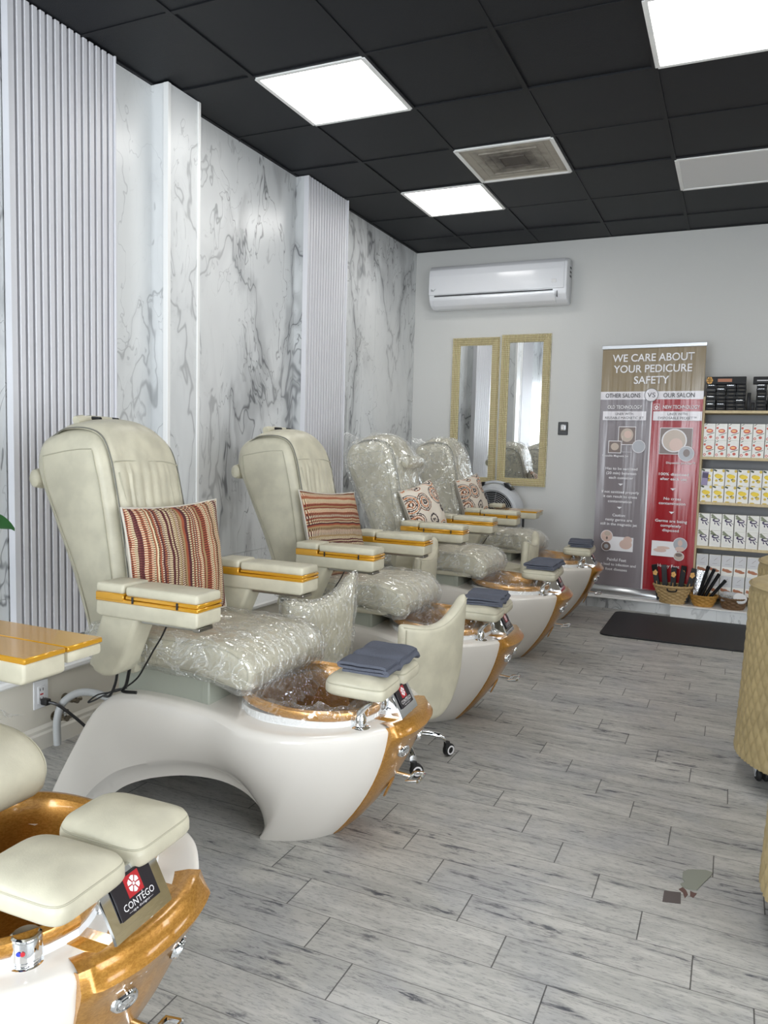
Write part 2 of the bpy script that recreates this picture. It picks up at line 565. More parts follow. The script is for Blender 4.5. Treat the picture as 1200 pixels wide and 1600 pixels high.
# ================================================================== ROOM SHELL
bm = NB(); box(bm, (-0.3, FY - 0.4, -0.1), (RX + 0.2, BY + 0.2, 0)); struct('floor', bm, 'floor', smooth=False)
G0X, G0Y, GS = 0.53, 3.3218, 0.6096
lit = [(0, 0), (0, 3), (3, 0), (3, -3), (6, 0), (6, 3), (6, -3), (3, -6)]
off = [(3, 3)]
vent = (1, 2)
holes = set(lit) | set(off) | {vent}
bm = NB()
for i in range(-1, 9):
    for j in range(-10, 6):
        x0, x1 = max(-0.2, G0X + i * GS), min(RX + 0.1, G0X + (i + 1) * GS)
        y0, y1 = max(FY - 0.2, G0Y + j * GS), min(BY + 0.1, G0Y + (j + 1) * GS)
        if x1 <= x0 or y1 <= y0: continue
        if (i, j) in holes: continue
        g = 0.009
        dz = 0.012 + 0.003 * math.sin(i * 7.1 + j * 3.3)
        box(bm, (x0 + g, y0 + g, CZ + dz - 0.006), (x1 - g, y1 - g, CZ + 0.03), 0.004, 1)
box(bm, (-0.3, FY - 0.3, CZ + 0.12), (RX + 0.2, BY + 0.2, CZ + 0.2))
struct('ceiling', bm, 'ceil', smooth=False)
bm = NB()
for i in range(0, 9):
    x = G0X + i * GS
    box(bm, (x - 0.012, FY, CZ - 0.001), (x + 0.012, BY, CZ + 0.02))
for j in range(-9, 6):
    y = G0Y + j * GS
    box(bm, (0, y - 0.0115, CZ), (RX, y + 0.0115, CZ + 0.021))
box(bm, (0.0, FY, CZ - 0.001), (0.02, BY, CZ + 0.02)); box(bm, (0, BY - 0.02, CZ - 0.001), (RX, BY, CZ + 0.02))
struct('trim_1', bm, 'tee', smooth=False)

# lamps, blank lamp, vent
def lamp(i, j, label, on=True):
    x, y = G0X + i * GS, G0Y + j * GS
    t = thing('ceiling_light', label, 'ceiling light', (x + GS / 2, y + GS / 2, CZ), 0, 'square ceiling light panels')
    h = GS / 2 - 0.014
    def fr(b):
        for s in (-1, 1):
            box(b, (-h, s * h - 0.012, -0.006), (h, s * h + 0.012, 0.03), 0.002, 1)
            box(b, (s * h - 0.012, -h, -0.006), (s * h + 0.012, h, 0.03), 0.002, 1)
    part('frame', 'lampframe', fr, 'trimwhite', t)
    def df(b): box(b, (-h, -h, -0.001), (h, h, 0.012))
    part('diffuser', 'lampdiff%d' % on, df, 'lamp' if on else 'panelwhite', t)
    return t
names = {(0, 0): 'lit square ceiling panel above the grey-white wall column', (0, 3): 'lit square ceiling panel closest to the back wall, beside the dusty vent',
         (3, 0): 'lit square ceiling panel cut off by the top right corner'}
for (i, j) in lit:
    if (i, j) in names: lamp(i, j, names[(i, j)])
    else: lamp(i, j, 'lit square ceiling panel out of view towards the shop front')
lamp(3, 3, 'unlit plain white ceiling panel at right near the back wall', False)
t = thing('ceiling_vent', 'dusty square return-air vent with grey-brown grime set in black ceiling', 'vent', (G0X + 1.5 * GS, G0Y + 2.5 * GS, CZ))
def vm():
    n = NT('grimy_vent_mesh')
    v = n.coord('Object')
    sx = n.n('ShaderNodeSeparateXYZ'); n.l(v, sx.inputs[0])
    d = n.math('MAXIMUM', n.math('ABSOLUTE', sx.outputs[0]), n.math('ABSOLUTE', sx.outputs[1]))
    ns = n.noise(v, 9, 4, 0.6)
    g = n.step(n.math('ADD', d, n.math('MULTIPLY', n.math('SUBTRACT', ns, 0.5), 0.22)), 0.27, 0.05)
    c = n.mix(g, rgb(176, 170, 158), rgb(84, 78, 72))
    n.set(c, 0.8)
    n.bump(n.noise(v, 140, 2), 0.3, 0.003)
    return n.m
MT['vent'] = vm()
h = GS / 2 - 0.014
bm = NB()
for s in (-1, 1):
    box(bm, (-h, s * h - 0.012, -0.008), (h, s * h + 0.012, 0.03), 0.002, 1)
    box(bm, (s * h - 0.012, -h, -0.008), (s * h + 0.012, h, 0.03), 0.002, 1)
finish('frame', bm, MT['trimwhite'], t)
bm = NB()
for k in range(5):
    a = h - 0.012 - k * 0.05; zz = 0.0 + 0.004 * (k % 2)
    for s in (-1, 1):
        box(bm, (-a, s * a - 0.002, zz - 0.003), (a, s * a + 0.002, zz + 0.01))
        box(bm, (s * a - 0.002, -a, zz - 0.003), (s * a + 0.002, a, zz + 0.01))
box(bm, (-h, -h, 0.004), (h, h, 0.012))
finish('grille', bm, 'vent', t, smooth=False)

# left wall: marble cladding, slatted panels, clad columns
bm = NB()
box(bm, (-0.2, FY - 0.2, 0), (-0.004, BY + 0.2, CZ + 0.1))
for (a, b) in ((FY, 0.94), (0.944, 2.31), (2.905, 3.20), (3.45, 4.62), (5.19, 5.92), (5.924, BY)):
    box(bm, (-0.01, a, 0.57), (0, b, CZ)); box(bm, (-0.01, a, 0), (0, b, 0.567))
struct('wall_left', bm, 'marble', smooth=False)
def slats(y0, y1, n, x0, name, z0):
    bm = NB()
    box(bm, (x0, y0 + .004, z0), (x0 + 0.012, y1, CZ), mi=1)
    box(bm, (x0, y0 - .003, z0), (x0 + 0.037, y0 + .004, CZ))
    p = (y1 - y0) / n
    for k in range(n):
        box(bm, (x0 + 0.006, y0 + k * p + 0.002, z0), (x0 + 0.036, y0 + k * p + p * 0.74, CZ), 0.003, 1)
    box(bm, (x0, y1 - 0.008, z0), (x0 + 0.046, y1 + 0.002, CZ), 0.002, 1)
    return struct(name, bm, ['slat', 'slatback'], smooth=False)
slats(2.318, 2.905, 15, 0.003, 'trim_2', 0.345)
bm = NB(); box(bm, (-0.01, 3.20, 0.3), (0.106, 3.452, CZ))
struct('trim_3', bm, 'marble', smooth=False)
bm = NB()
for (ya, yb) in ((3.194, 3.219), (3.437, 3.458)):
    box(bm, (0.082, ya, 0.3), (0.112, yb, CZ), 0.002, 1)
struct('trim_4', bm, 'trimwhite', smooth=False)
bm = NB(); box(bm, (-0.01, 4.62, 0.3), (0.066, 5.19, CZ))
struct('trim_5', bm, 'marble', smooth=False)
slats(4.622, 5.19, 15, 0.064, 'trim_6', 0.345)
# knee wall along the left with a cap and a base moulding
KX = 0.30
bm = NB(); box(bm, (-0.01, FY, 0), (KX, BY, 0.30)); struct('wall_left_knee', bm, 'knee', smooth=False)
bm = NB(); prism(bm, [(-0.01, 0.297), (KX + 0.022, 0.297), (KX + 0.03, 0.305), (KX + 0.03, 0.318), (KX + 0.02, 0.325), (-0.01, 0.325)], 1, FY, BY, 0)
struct('trim_7', bm, 'trimwhite', smooth=False)
bm = NB()
prism(bm, [(KX, 0.0), (KX + 0.018, 0.0), (KX + 0.018, 0.062), (KX + 0.012, 0.07), (KX + 0.012, 0.082), (KX + 0.005, 0.09), (KX, 0.095)], 1, FY, BY, 0)
struct('baseboard_left', bm, 'moulding', smooth=False)
# back wall, ledges
bm = NB(); box(bm, (-0.3, BY, 0), (RX + 0.2, BY + 0.15, CZ + 0.1)); struct('wall_back', bm, 'paint', smooth=False)
LX = 2.42
bm = NB(); box(bm, (KX, 6.375, 0), (LX, BY, 0.082)); struct('trim_8', bm, 'marble', smooth=False)
bm = NB(); box(bm, (KX, 6.355, 0.082), (LX, BY, 0.094), 0.003, 1); struct('trim_9', bm, 'trimwhite', smooth=False)
bm = NB(); box(bm, (LX, 6.30, 0), (RX, BY, 0.086)); struct('trim_10', bm, 'marble', smooth=False)
bm = NB(); box(bm, (LX - 0.004, 6.29, 0.086), (RX, BY, 0.094), 0.003, 1); struct('trim_11', bm, 'trimwhite', smooth=False)
# right wall and shop front (behind the photographer) with its big window
bm = NB()
box(bm, (RX, FY - 0.2, 0), (RX + 0.15, -2.0, CZ + 0.1)); box(bm, (RX, 1.4, 0), (RX + 0.15, BY + 0.2, CZ + 0.1))
box(bm, (RX, -2.0, 0), (RX + 0.15, 1.4, 0.3)); box(bm, (RX, -2.0, 2.6), (RX + 0.15, 1.4, CZ + 0.1))
struct('wall_right', bm, 'paint', smooth=False)
bm = NB()
for y in (-2.0, -0.87, 0.27, 1.4): box(bm, (RX + 0.04, y - 0.03, 0.3), (RX + 0.1, y + 0.03, 2.6))
for z in (0.3, 2.05, 2.6): box(bm, (RX + 0.04, -2.0, z - 0.03), (RX + 0.1, 1.4, z + 0.03))
struct('window_2', bm, 'alu', smooth=False)
bm = NB()
box(bm, (-0.2, FY - 0.15, 0), (0.4, FY, CZ + 0.1)); box(bm, (2.2, FY - 0.15, 0), (RX + 0.1, FY, CZ + 0.1))
box(bm, (0.4, FY - 0.15, 0), (2.2, FY, 0.3)); box(bm, (0.4, FY - 0.15, 2.6), (2.2, FY, CZ + 0.1))
struct('wall_front', bm, 'paint', smooth=False)
bm = NB()
for x in (0.4, 1.3, 2.2):
    box(bm, (x - 0.03, FY - 0.1, 0.3), (x + 0.03, FY - 0.04, 2.6))
for z in (0.3, 2.05, 2.6):
    box(bm, (0.4, FY - 0.1, z - 0.03), (2.2, FY - 0.04, z + 0.03))
struct('window_1', bm, 'alu', smooth=False)

# ================================================================== PEDICURE CHAIRS
CX = 1.2                       # chair origin sits on the floor under the seat
BASE_M = Matrix.Translation((1.1 - CX, 0.03, 0)) @ Matrix.Rotation(R(3.0), 4, 'Z') @ Matrix.Translation((-1.1, 0, 0))
BODY_M = Matrix.Translation((-CX, 0, 0))
T_ = [(.672, -.262, .0), (.72, -.265, .09), (.79, -.268, .21), (.86, -.272, .32), (.93, -.276, .39), (1.02, -.28, .425), (1.2, -.285, .43),
      (1.36, -.295, .418), (1.49, -.335, .405), (1.6, -.35, .405), (1.69, -.34, .408), (1.76, -.312, .41), (1.82, -.27, .412), (1.875, -.205, .412),
      (1.912, -.145, .412), (1.935, -.075, .412), (1.942, 0, .412)]
B_ = [(.80, -.245, .0), (.83, -.248, .04), (.88, -.255, .09), (.95, -.26, .145), (1.02, -.26, .18), (1.10, -.26, .208), (1.217, -.26, .235),
      (1.34, -.25, .235), (1.43, -.23, .195), (1.485, -.21, .12), (1.503, -.20, .05), (1.485, -.195, 0), (1.55, -.18, 0), (1.615, -.145, 0),
      (1.66, -.10, 0), (1.69, -.055, 0), (1.70, 0, 0)]
NS = 5
TS = spline(T_, NS); BS = spline(B_, NS)
NU = len(TS)
def hull_pt(i, t, out=0.0):
    """near-side hull point: i index along the side (0 rear .. NU-1 nose), t 0 top .. 1 bottom"""
    p = TS[i].lerp(BS[i], t)
    a = TS[max(0, i - 1)]; b = TS[min(NU - 1, i + 1)]
    d = Vector((b.x - a.x, b.y - a.y, 0))
    if i == NU - 1: n = Vector((1, 0, 0))
    else:
        n = Vector((d.y, -d.x, 0))
        if n.length < 1e-6: n = Vector((0, -1, 0))
        n.normalize()
    k = min(1.0, max(0.0, (i - 4 * NS) / (5.0 * NS)))
    bul = 0.012 + 0.03 * k
    return p + n * (bul * math.sin(PI * min(1, t)) ** 0.8 + out) if 0 < t < 1 else p + n * out
def hull_full(ts, i0, out=0.0, drop=None):
    """rows of points from near i0 round the nose to far i0"""
    rows = []
    for t in ts:
        o = out(t) if callable(out) else out
        row = []
        for i in range(i0(t) if callable(i0) else i0, NU):
            row.append(hull_pt(i, t, o))
        row2 = [Vector((p.x, -p.y, p.z)) for p in row[:-1]][::-1]
        rows.append(row + row2)
    return rows
BC = (1.605, -0.01)            # basin centre
BA, BB = 0.235, 0.245
def sup(a, n=2.6):
    c, s = math.cos(a), math.sin(a)
    return math.copysign(abs(c) ** (2 / n), c), math.copysign(abs(s) ** (2 / n), s)
def basin_ring(k, z, seg=56):
    out = []
    for q in range(seg):
        x, y = sup(2 * PI * q / seg)
        out.append(Vector((BC[0] + x * BA * k, BC[1] + y * BB * k, z)))
    return out
def b_base(bm):
    ts = [0, .03, .08, .16, .26, .36, .46, .56, .66, .76, .86, .94, 1.0]
    rows = hull_full(ts, 0)
    def rim(o, dz):
        r = hull_full([0], 0, o)[0]
        return [Vector((p.x, p.y, max(0, p.z + dz * min(1, p.z / .2)))) for p in r]
    rows = [rim(-.022, .010), rim(-.013, .0085), rim(-.006, .004), rim(-.001, -.002)] + [[Vector(p) for p in r] for r in rows[1:]]
    V, f = grid(bm, rows, flip=True)
    # inner lip of the arch, turned inward
    rows2 = []
    for k, (dy, dz) in enumerate(((0, 0), (.025, -.02), (.05, -.05), (.055, -.07))):
        r = []
        for i in range(0, 11 * NS + 1):
            p = BS[i]
            w = min(1.0, max(0, p.z) / 0.10)
            r.append(Vector((p.x, p.y + dy * (0.4 + 0.6 * w), max(0.0, p.z + dz * w))))
        rows2.append(r)
    grid(bm, rows2, flip=True)
    grid(bm, [[Vector((p.x, -p.y, p.z)) for p in r] for r in rows2])
    # deck
    n = 18
    top = []
    for i in range(0, NU):
        p = hull_pt(i, 0, -.022) + Vector((0, 0, .010 * min(1, TS[i].z / .2)))
        r = []
        for k in range(n + 1):
            s = -1 + 2 * k / n
            y = -p.y * s
            cr = 0.012 * (1 - s * s) if p.x > 0.95 else 0.0
            r.append(Vector((p.x, y, p.z + cr * 0.5)))
        top.append(r)
    V2, f2 = grid(bm, top, flip=False)
    bmesh.ops.remove_doubles(bm, verts=bm.verts, dist=0.0008)
    kill = []
    for fc in bm.faces:
        c = fc.calc_center_median()
        if abs(fc.normal.z) > 0.5 or True:
            if c.z > 0.39 and abs((c.x - BC[0]) / BA) ** 2.6 + abs((c.y - BC[1]) / BB) ** 2.6 < 0.93 ** 2.6:
                kill.append(fc)
    bmesh.ops.delete(bm, geom=kill, context='FACES')
    # rear heel cover under the deck
    bmesh.ops.recalc_face_normals(bm, faces=bm.faces)
    bmesh.ops.transform(bm, matrix=BASE_M, verts=bm.verts)
I_G = int(13.55 * NS)
def gold_i0(t):
    return int(round(NS * (13.45 + 1.0 * max(0, t) ** 1.1)))
def b_gold(bm):
    # wrapped nose panel with a thick rolled upper lip
    ts = [0.0, .04, .09, .15, .24, .34, .46, .6, .74, .88, 1.0]
    def out(t):
        return 0.006 + 0.024 * math.exp(-((t - 0.05) / 0.07) ** 2)
    m = 17
    rows = []
    lip = [(-0.075, 0.004), (-0.05, 0.012), (-0.02, 0.016), (0.004, 0.014)]
    top = []
    def resample(t, o):
        i0 = NS * (13.72 + 0.98 * max(0, t) ** 0.9)
        r = []
        for k in range(m + 1):
            x = i0 + (NU - 1 - i0) * k / m
            i = int(min(NU - 2, math.floor(x))); fr = x - i
            q_ = min(1, k / 3); q_ = .5 + .5 * q_ * q_ * (3 - 2 * q_)
            oo = o if o < 0 else .004 + (o - .004) * q_
            r.append(hull_pt(i, t, oo).lerp(hull_pt(i + 1, t, oo), fr))
        return r + [Vector((p.x, -p.y, p.z)) for p in r[:-1]][::-1]
    for (o, dz) in lip:
        r = resample(0.0, o)
        rows.append([p + Vector((0, 0, dz)) for p in r])
    for t in ts[1:]:
        r = resample(t, out(t))
        rows.append([Vector((p.x, p.y, max(0.002, p.z))) for p in r])
    V, f = grid(bm, rows, flip=True)
    # side edges: return to the hull
    for col in (0, -1):
        e = [rw[col] for rw in rows[3:]]
        inn = []
        for j, p in enumerate(e):
            inn.append(Vector((p.x - 0.03, p.y * 0.93, p.z - (0.012 if j == 0 else 0))))
        grid(bm, [e, inn], flip=(col == 0))
    bmesh.ops.remove_doubles(bm, verts=bm.verts, dist=0.0006)
    bmesh.ops.recalc_face_normals(bm, faces=bm.faces)
    box(bm, (1.79, -.118, .414), (1.905, .10, .4275), .003, 1)
    bmesh.ops.transform(bm, matrix=BASE_M, verts=bm.verts)
def nose_at(y, z, out=0.0):
    """base-frame nose surface x at (y, z)"""
    t = 1 - z / 0.412
    best = None
    for i in range(int(11 * NS), NU):
        p = hull_pt(i, t, 0.008)
        d = abs(-abs(y) - p.y)
        if best is None or d < best[0]: best = (d, p, i)
    return best[1]
def b_collar(bm):
    rows = [basin_ring(0.99, .395), basin_ring(1.035, .40), basin_ring(1.03, .425), basin_ring(1.02, .44), basin_ring(0.94, .44)]
    grid(bm, rows, closev=True, flip=True)
    bmesh.ops.recalc_face_normals(bm, faces=bm.faces)
    bmesh.ops.transform(bm, matrix=BASE_M, verts=bm.verts)
def b_bowl(bm):
    prof = [(1.0, .438), (1.035, .446), (1.045, .456), (1.03, .466), (0.98, .470), (0.93, .464), (0.905, .45), (0.89, .41), (0.86, .34), (0.80, .25), (0.70, .18), (0.5, .15), (0.2, .145), (0.02, .145)]
    rows = []
    for k, z in prof:
        r = basin_ring(k, z)
        # raised back wall of the bowl under the seat side
        rows.append([Vector((p.x, p.y, p.z + (0.02 * max(0, -(p.x - BC[0]) / BA) if z > 0.4 else 0))) for p in r])
    V, f = grid(bm, rows, closev=True, flip=False)
    # two foot ridges inside
    for s in (-1, 1):
        tube(bm, [(BC[0] - 0.10, BC[1] + s * 0.09, .17), (BC[0] + 0.02, BC[1] + s * 0.09, .20), (BC[0] + 0.12, BC[1] + s * 0.08, .17)], [0.02, .035, .02], 10, 4)
    bmesh.ops.recalc_face_normals(bm, faces=f)
    bmesh.ops.transform(bm, matrix=BASE_M, verts=bm.verts)
def b_jet(bm):
    lathe(bm, [(0.0, 0.0), (.022, 0), (.026, .004), (.02, .01), (.001, .012)], 16, caps=False)
def b_liner(bm):
    rnd = random.Random(4)
    rows = []
    prof = [(1.09, .425), (1.085, .45), (1.06, .474), (1.0, .482), (0.93, .476), (0.88, .45), (0.84, .40), (0.78, .32), (0.68, .25), (0.5, .21), (0.25, .20), (0.02, .20)]
    for j, (k, z) in enumerate(prof):
        r = basin_ring(k, z, 96)
        q = []
        for i, p in enumerate(r):
            a = i * 2 * PI / 96
            w = 0.010 if j < 4 else 0.028
            d = nz((math.cos(a) * 2, math.sin(a) * 2, j * 0.45), 1.7, 3.1) * w + nz((math.cos(a) * 6, math.sin(a) * 6, j), 1.3, 8) * w * 0.5
            q.append(Vector((p.x - (p.x - BC[0]) * abs(d) * 2.0, p.y - (p.y - BC[1]) * abs(d) * 2.0, p.z + (abs(d) if j < 5 else d * 0.8))))
        rows.append(q)
    grid(bm, rows, closev=True)
    # a loose bunch of film at the seat side of the bowl
    rr = []
    for i in range(14):
        u = i / 13
        row = []
        for j in range(20):
            v = j / 19
            p = Vector((BC[0] - 0.20 + 0.19 * u, BC[1] - 0.17 + 0.33 * v, .455 + .055 * math.sin(PI * u) * math.sin(PI * v)))
            p.z += 0.03 * nz(p, 22, 1.0) + 0.014 * nz(p, 60, 4)
            row.append(p)
        rr.append(row)
    grid(bm, rr)
    bmesh.ops.transform(bm, matrix=BASE_M, verts=bm.verts)
def b_pad(sy):
    def f(bm):
        # soft rounded foot cushion; rounded at the basin end
        y0, y1 = (-0.190, -0.020) if sy < 0 else (-0.004, 0.166)
        x0, x1 = 1.685, 1.892
        n = 40
        def ring(k, z, e=0.0):
            o = []
            for q in range(n):
                a = 2 * PI * q / n
                c, s = sup(a, 7.5 if math.cos(a) > 0 else 4.2)
                o.append(Vector(((x0 + x1) / 2 + c * ((x1 - x0) / 2 - k), (y0 + y1) / 2 + s * ((y1 - y0) / 2 - k), z)))
            return o
        rows = [ring(.05, .501), ring(.010, .501), ring(.003, .506), ring(0, .512), ring(0, .526), ring(.001, .534), ring(.0045, .5375), ring(.003, .540), ring(.008, .549), ring(.026, .557), ring(.056, .562), ring(.079, .563)]
        for r in rows:
            for p in r:
                p.z += 0.018 * (1.9 - p.x) * 1.0
        V, fs = grid(bm, rows, closev=True, flip=True)
        cap(bm, V[0]); cap(bm, V[-1], 0, True)
        bmesh.ops.recalc_face_normals(bm, faces=bm.faces)
        bmesh.ops.transform(bm, matrix=BASE_M, verts=bm.verts)
    return f
def b_padseam(sy):
    def f(bm):
        y0, y1 = (-0.190, -0.020) if sy < 0 else (-0.004, 0.166)
        x0, x1 = 1.685, 1.892
        pts = []
        for q in range(40):
            a = 2 * PI * q / 40
            c, s = sup(a, 7.5 if math.cos(a) > 0 else 4.2)
            x = (x0 + x1) / 2 + c * ((x1 - x0) / 2 - .0035)
            pts.append((x, (y0 + y1) / 2 + s * ((y1 - y0) / 2 - .0035), .5375 + 0.018 * (1.9 - x)))
        tube(bm, pts, 0.0018, 5, closed=True)
        bmesh.ops.transform(bm, matrix=BASE_M, verts=bm.verts)
    return f
PL = Vector((1.914, -.016, .440)); PT = Vector((1.871, -.016, .520))
def b_bracket(bm):
    # polished wedge carrying the foot pads, sloped face to the aisle
    prism(bm, [(1.80, .424), (1.920, .424), (1.914, .440), (1.871, .520), (1.80, .498)], 1, -0.092, 0.060, 0.003, 1)
    prism(bm, [(1.745, .425), (1.80, .43), (1.80, .488), (1.775, .492), (1.76, .46)], 1, -0.07, 0.07, 0.004, 1)
    for y in (-.05, .05):
        cyl(bm, (1.74, y, .43), (1.74, y, .498), .008, 10)
    cyl(bm, (1.74, -0.06, .452), (1.74, 0.06, .452), .016, 14)
    box(bm, (1.73, -.10, .494), (1.86, .10, .502), 0.002, 1)
    bmesh.ops.transform(bm, matrix=BASE_M, verts=bm.verts)
def face_M():
    d = (PT - PL); z = d.normalized()
    x = Vector((0, 1, 0)); n = x.cross(z)
    c = (PL + PT) / 2 + n * 0.0012
    return Matrix(((x.x, z.x, n.x, c.x), (x.y, z.y, n.y, c.y), (x.z, z.z, n.z, c.z), (0, 0, 0, 1)))
FM = face_M()
def b_plate(bm):
    box(bm, (-.050, -.033, 0), (.050, .033, .003), 0.001, 1, 0, FM)
    vs_ = []
    # red square and its white shell emblem
    box(bm, (-.019, -.007, .0028), (.019, .029, .0036), 0, 1, 1, FM)
    for k in range(6):
        a0 = PI / 2 + k * PI / 3
        pts = []
        for (r, da) in ((.0045, -.3), (.0135, -.42), (.0145, 0), (.0135, .42), (.0045, .3)):
            pts.append(bm.verts.new(FM @ Vector((r * math.cos(a0 + da), .011 + r * math.sin(a0 + da), .0042))))
        f = bm.faces.new(pts); f.material_index = 2
    o = []
    for q in range(10):
        o.append(bm.verts.new(FM @ Vector((.003 * math.cos(q * PI / 5), .011 + .003 * math.sin(q * PI / 5), .0042))))
    f = bm.faces.new(o); f.material_index = 2
    text_bm(bm, 'CONT\u00c9GO', .078, .0115, FM @ Matrix.Translation((0, -.0165, .0036)), 2, 0, 2)
    text_bm(bm, '\u2014spa designs\u2014', .062, .0042, FM @ Matrix.Translation((0, -.0265, .0036)), 2, 0, 1)
    bmesh.ops.transform(bm, matrix=BASE_M, verts=bm.verts)
SP = (1.818, -.185, .418)
KP = (1.803, -.168, .418)
def b_spout(bm):
    x, y, z = SP
    lathe(bm, [(.001, 0), (.034, 0), (.034, .004), (.028, .008), (.02, .01), (.02, .018), (.019, .034), (.013, .046), (.001, .05)], 24, (x, y, z), caps=False)
    rings = []
    for k, (dx, dz, w, h) in enumerate(((-.012, .022, .017, .014), (0.0, .046, .017, .012), (.012, .062, .015, .009), (.026, .074, .012, .006), (.036, .080, .008, .004))):
        rings.append([Vector((x + dx + h * math.cos(a) * -0.6, y + w * math.sin(a), z + dz + h * math.cos(a) * 0.8)) for a in [2 * PI * q / 12 for q in range(12)]])
    V, f = grid(bm, rings, closev=True)
    cap(bm, V[0]); cap(bm, V[-1], 0, True)
    bmesh.ops.recalc_face_normals(bm, faces=bm.faces)
    bmesh.ops.transform(bm, matrix=BASE_M, verts=bm.verts)
def b_knob(bm):
    x, y, z = KP
    lathe(bm, [(.001, 0), (.036, 0), (.036, .004), (.030, .007), (.024, .008), (.0235, .012), (.026, .015), (.026, .044), (.024, .05), (.02, .052), (.016, .049), (.001, .047)], 30, (x, y, z), caps=False)
    for (dx, m) in ((.004, 1), (-.004, 2)):
        a = R(-62) + dx * 30
        c = Vector((x + .0265 * math.cos(a), y + .0265 * math.sin(a), z + .032))
        lathe(bm, [(.004, 0), (.004, .001), (.0, .0012)], 10, mi=m, M=rot_to((math.cos(a), math.sin(a), 0), c))
    bmesh.ops.transform(bm, matrix=BASE_M, verts=bm.verts)
def b_button(y, z):
    def f(bm):
        p = nose_at(y, z); q = nose_at(y + (.02 if y > 0 else -.02), z)
        n = Vector((1, (0.35 if y > 0 else -0.35), -0.35)).normalized()
        M = rot_to(n, Vector((p.x, y, z)) - n * 0.004)
        lathe(bm, [(.026, 0), (.026, .008), (.022, .013), (.018, .013), (.016, .010), (.014, .014), (.001, .016)], 22, M=M @ Matrix.Diagonal((1, 0.8, 1, 1)), caps=False)
        bmesh.ops.transform(bm, matrix=BASE_M, verts=bm.verts)
    return f
def b_led(k):
    def f(bm):
        y = (-.085 if k < 5 else .06) + (k % 5) * 0.011; z = .372
        p = nose_at(y, z)
        lathe(bm, [(.003, 0), (.003, .012), (.0, .013)], 8, M=rot_to((1, 0, -.2), (p.x - .002, y, z)), caps=False)
        bmesh.ops.transform(bm, matrix=BASE_M, verts=bm.verts)
    return f
def b_pull(bm):
    z = .215; p = nose_at(0.0, z)
    cyl(bm, (p.x - .03, 0, z), (p.x + .045, 0, z - .004), .008, 12)
    x = p.x + .045
    tube(bm, [(x, -.038, z - .006), (x + .034, -.038, z - .002), (x + .038, -.03, z), (x + .038, .03, z), (x + .034, .038, z - .002), (x, .038, z - .006)], .0065, 8, 0, True)
    bmesh.ops.transform(bm, matrix=BASE_M, verts=bm.verts)
def b_slot(bm):
    # dark recess that the pull rod comes out of
    z = .165
    for (y, s) in ((0, 1),):
        p = nose_at(y, z)
        lathe(bm, [(.04, 0), (.04, .004), (.034, .006), (.0, .006)], 24, M=rot_to((1, 0, -.45), (p.x + .001, 0, z)) @ Matrix.Diagonal((.45, 1, 1, 1)), caps=False)
    bmesh.ops.transform(bm, matrix=BASE_M, verts=bm.verts)

# ---- upper body (seat, backrest, arms): BODY_M frame, x along the wall-to-aisle axis
def b_seatbox(bm):
    box(bm, (.96, -.205, .418), (1.335, .205, .53), 0.004, 1)
    box(bm, (1.31, -.2065, .42), (1.313, .2065, .528))
    bmesh.ops.transform(bm, matrix=BODY_M, verts=bm.verts)
def b_flap(bm):
    prism(bm, [(.95, .500), (1.385, .498), (1.415, .505), (1.42, .515), (1.405, .525), (.95, .527)], 1, -.222, .222, 0.008, 2)
    bmesh.ops.transform(bm, matrix=BODY_M, verts=bm.verts)
SEAT = [(.84, .53), (.835, .60), (.86, .635), (.95, .645), (1.08, .638), (1.22, .638), (1.34, .642), (1.42, .636), (1.475, .612), (1.505, .575), (1.508, .535), (1.49, .505), (1.44, .500), (1.30, .525), (1.1, .527)]
def profile_body(bm, prof, ys, shrink, zdrop=None, grow=0.0, wr=0.0, sc=20, seed=0, mi=0, n=4, capends=True, bulge=None):
    P = spline([(x, 0, z) for x, z in prof], n, True)
    cx = sum(p.x for p in P) / len(P); cz = sum(p.z for p in P) / len(P)
    # outward normals in profile
    m = len(P); N = []
    area = sum(P[i].x * P[(i + 1) % m].z - P[(i + 1) % m].x * P[i].z for i in range(m))
    sg = 1 if area > 0 else -1
    for i in range(m):
        d = P[(i + 1) % m] - P[i - 1]
        N.append(Vector((d.z * sg, 0, -d.x * sg)).normalized())
    rows = []
    for y, s in zip(ys, shrink):
        r = []
        for i in range(m):
            p = P[i] + N[i] * (grow - s + (bulge(P[i], y) if bulge else 0))
            p.y = y
            if zdrop: p.z -= zdrop(p, y)
            if wr:
                d = nz(p, sc, seed) * wr + nz(p, sc * 2.7, seed + 5) * wr * 0.5
                p = p + N[i] * d
            r.append(p)
        rows.append(r)
    V, fs = grid(bm, rows, closev=True, mi=mi)
    if capends:
        cap(bm, V[0], mi, True); cap(bm, V[-1], mi)
    bmesh.ops.recalc_face_normals(bm, faces=bm.faces)
    return V
def b_seat(bm):
    w = .228
    profile_body(bm, SEAT, [-w, -w + .004, -w + .014, -w + .035, -.1, 0, .1, w - .035, w - .014, w - .004, w], [.03, .016, .006, 0, 0, 0, 0, 0, .006, .016, .03])
    bmesh.ops.transform(bm, matrix=BODY_M, verts=bm.verts)
def b_seatseam(y):
    def f(bm):
        P = spline([(x, y, z) for x, z in SEAT], 3, True)
        tube(bm, [(p.x - (p.x - 1.17) * .045, y, p.z - (p.z - .575) * .2) for p in P], .0022, 5, closed=True)
        bmesh.ops.transform(bm, matrix=BODY_M, verts=bm.verts)
    return f
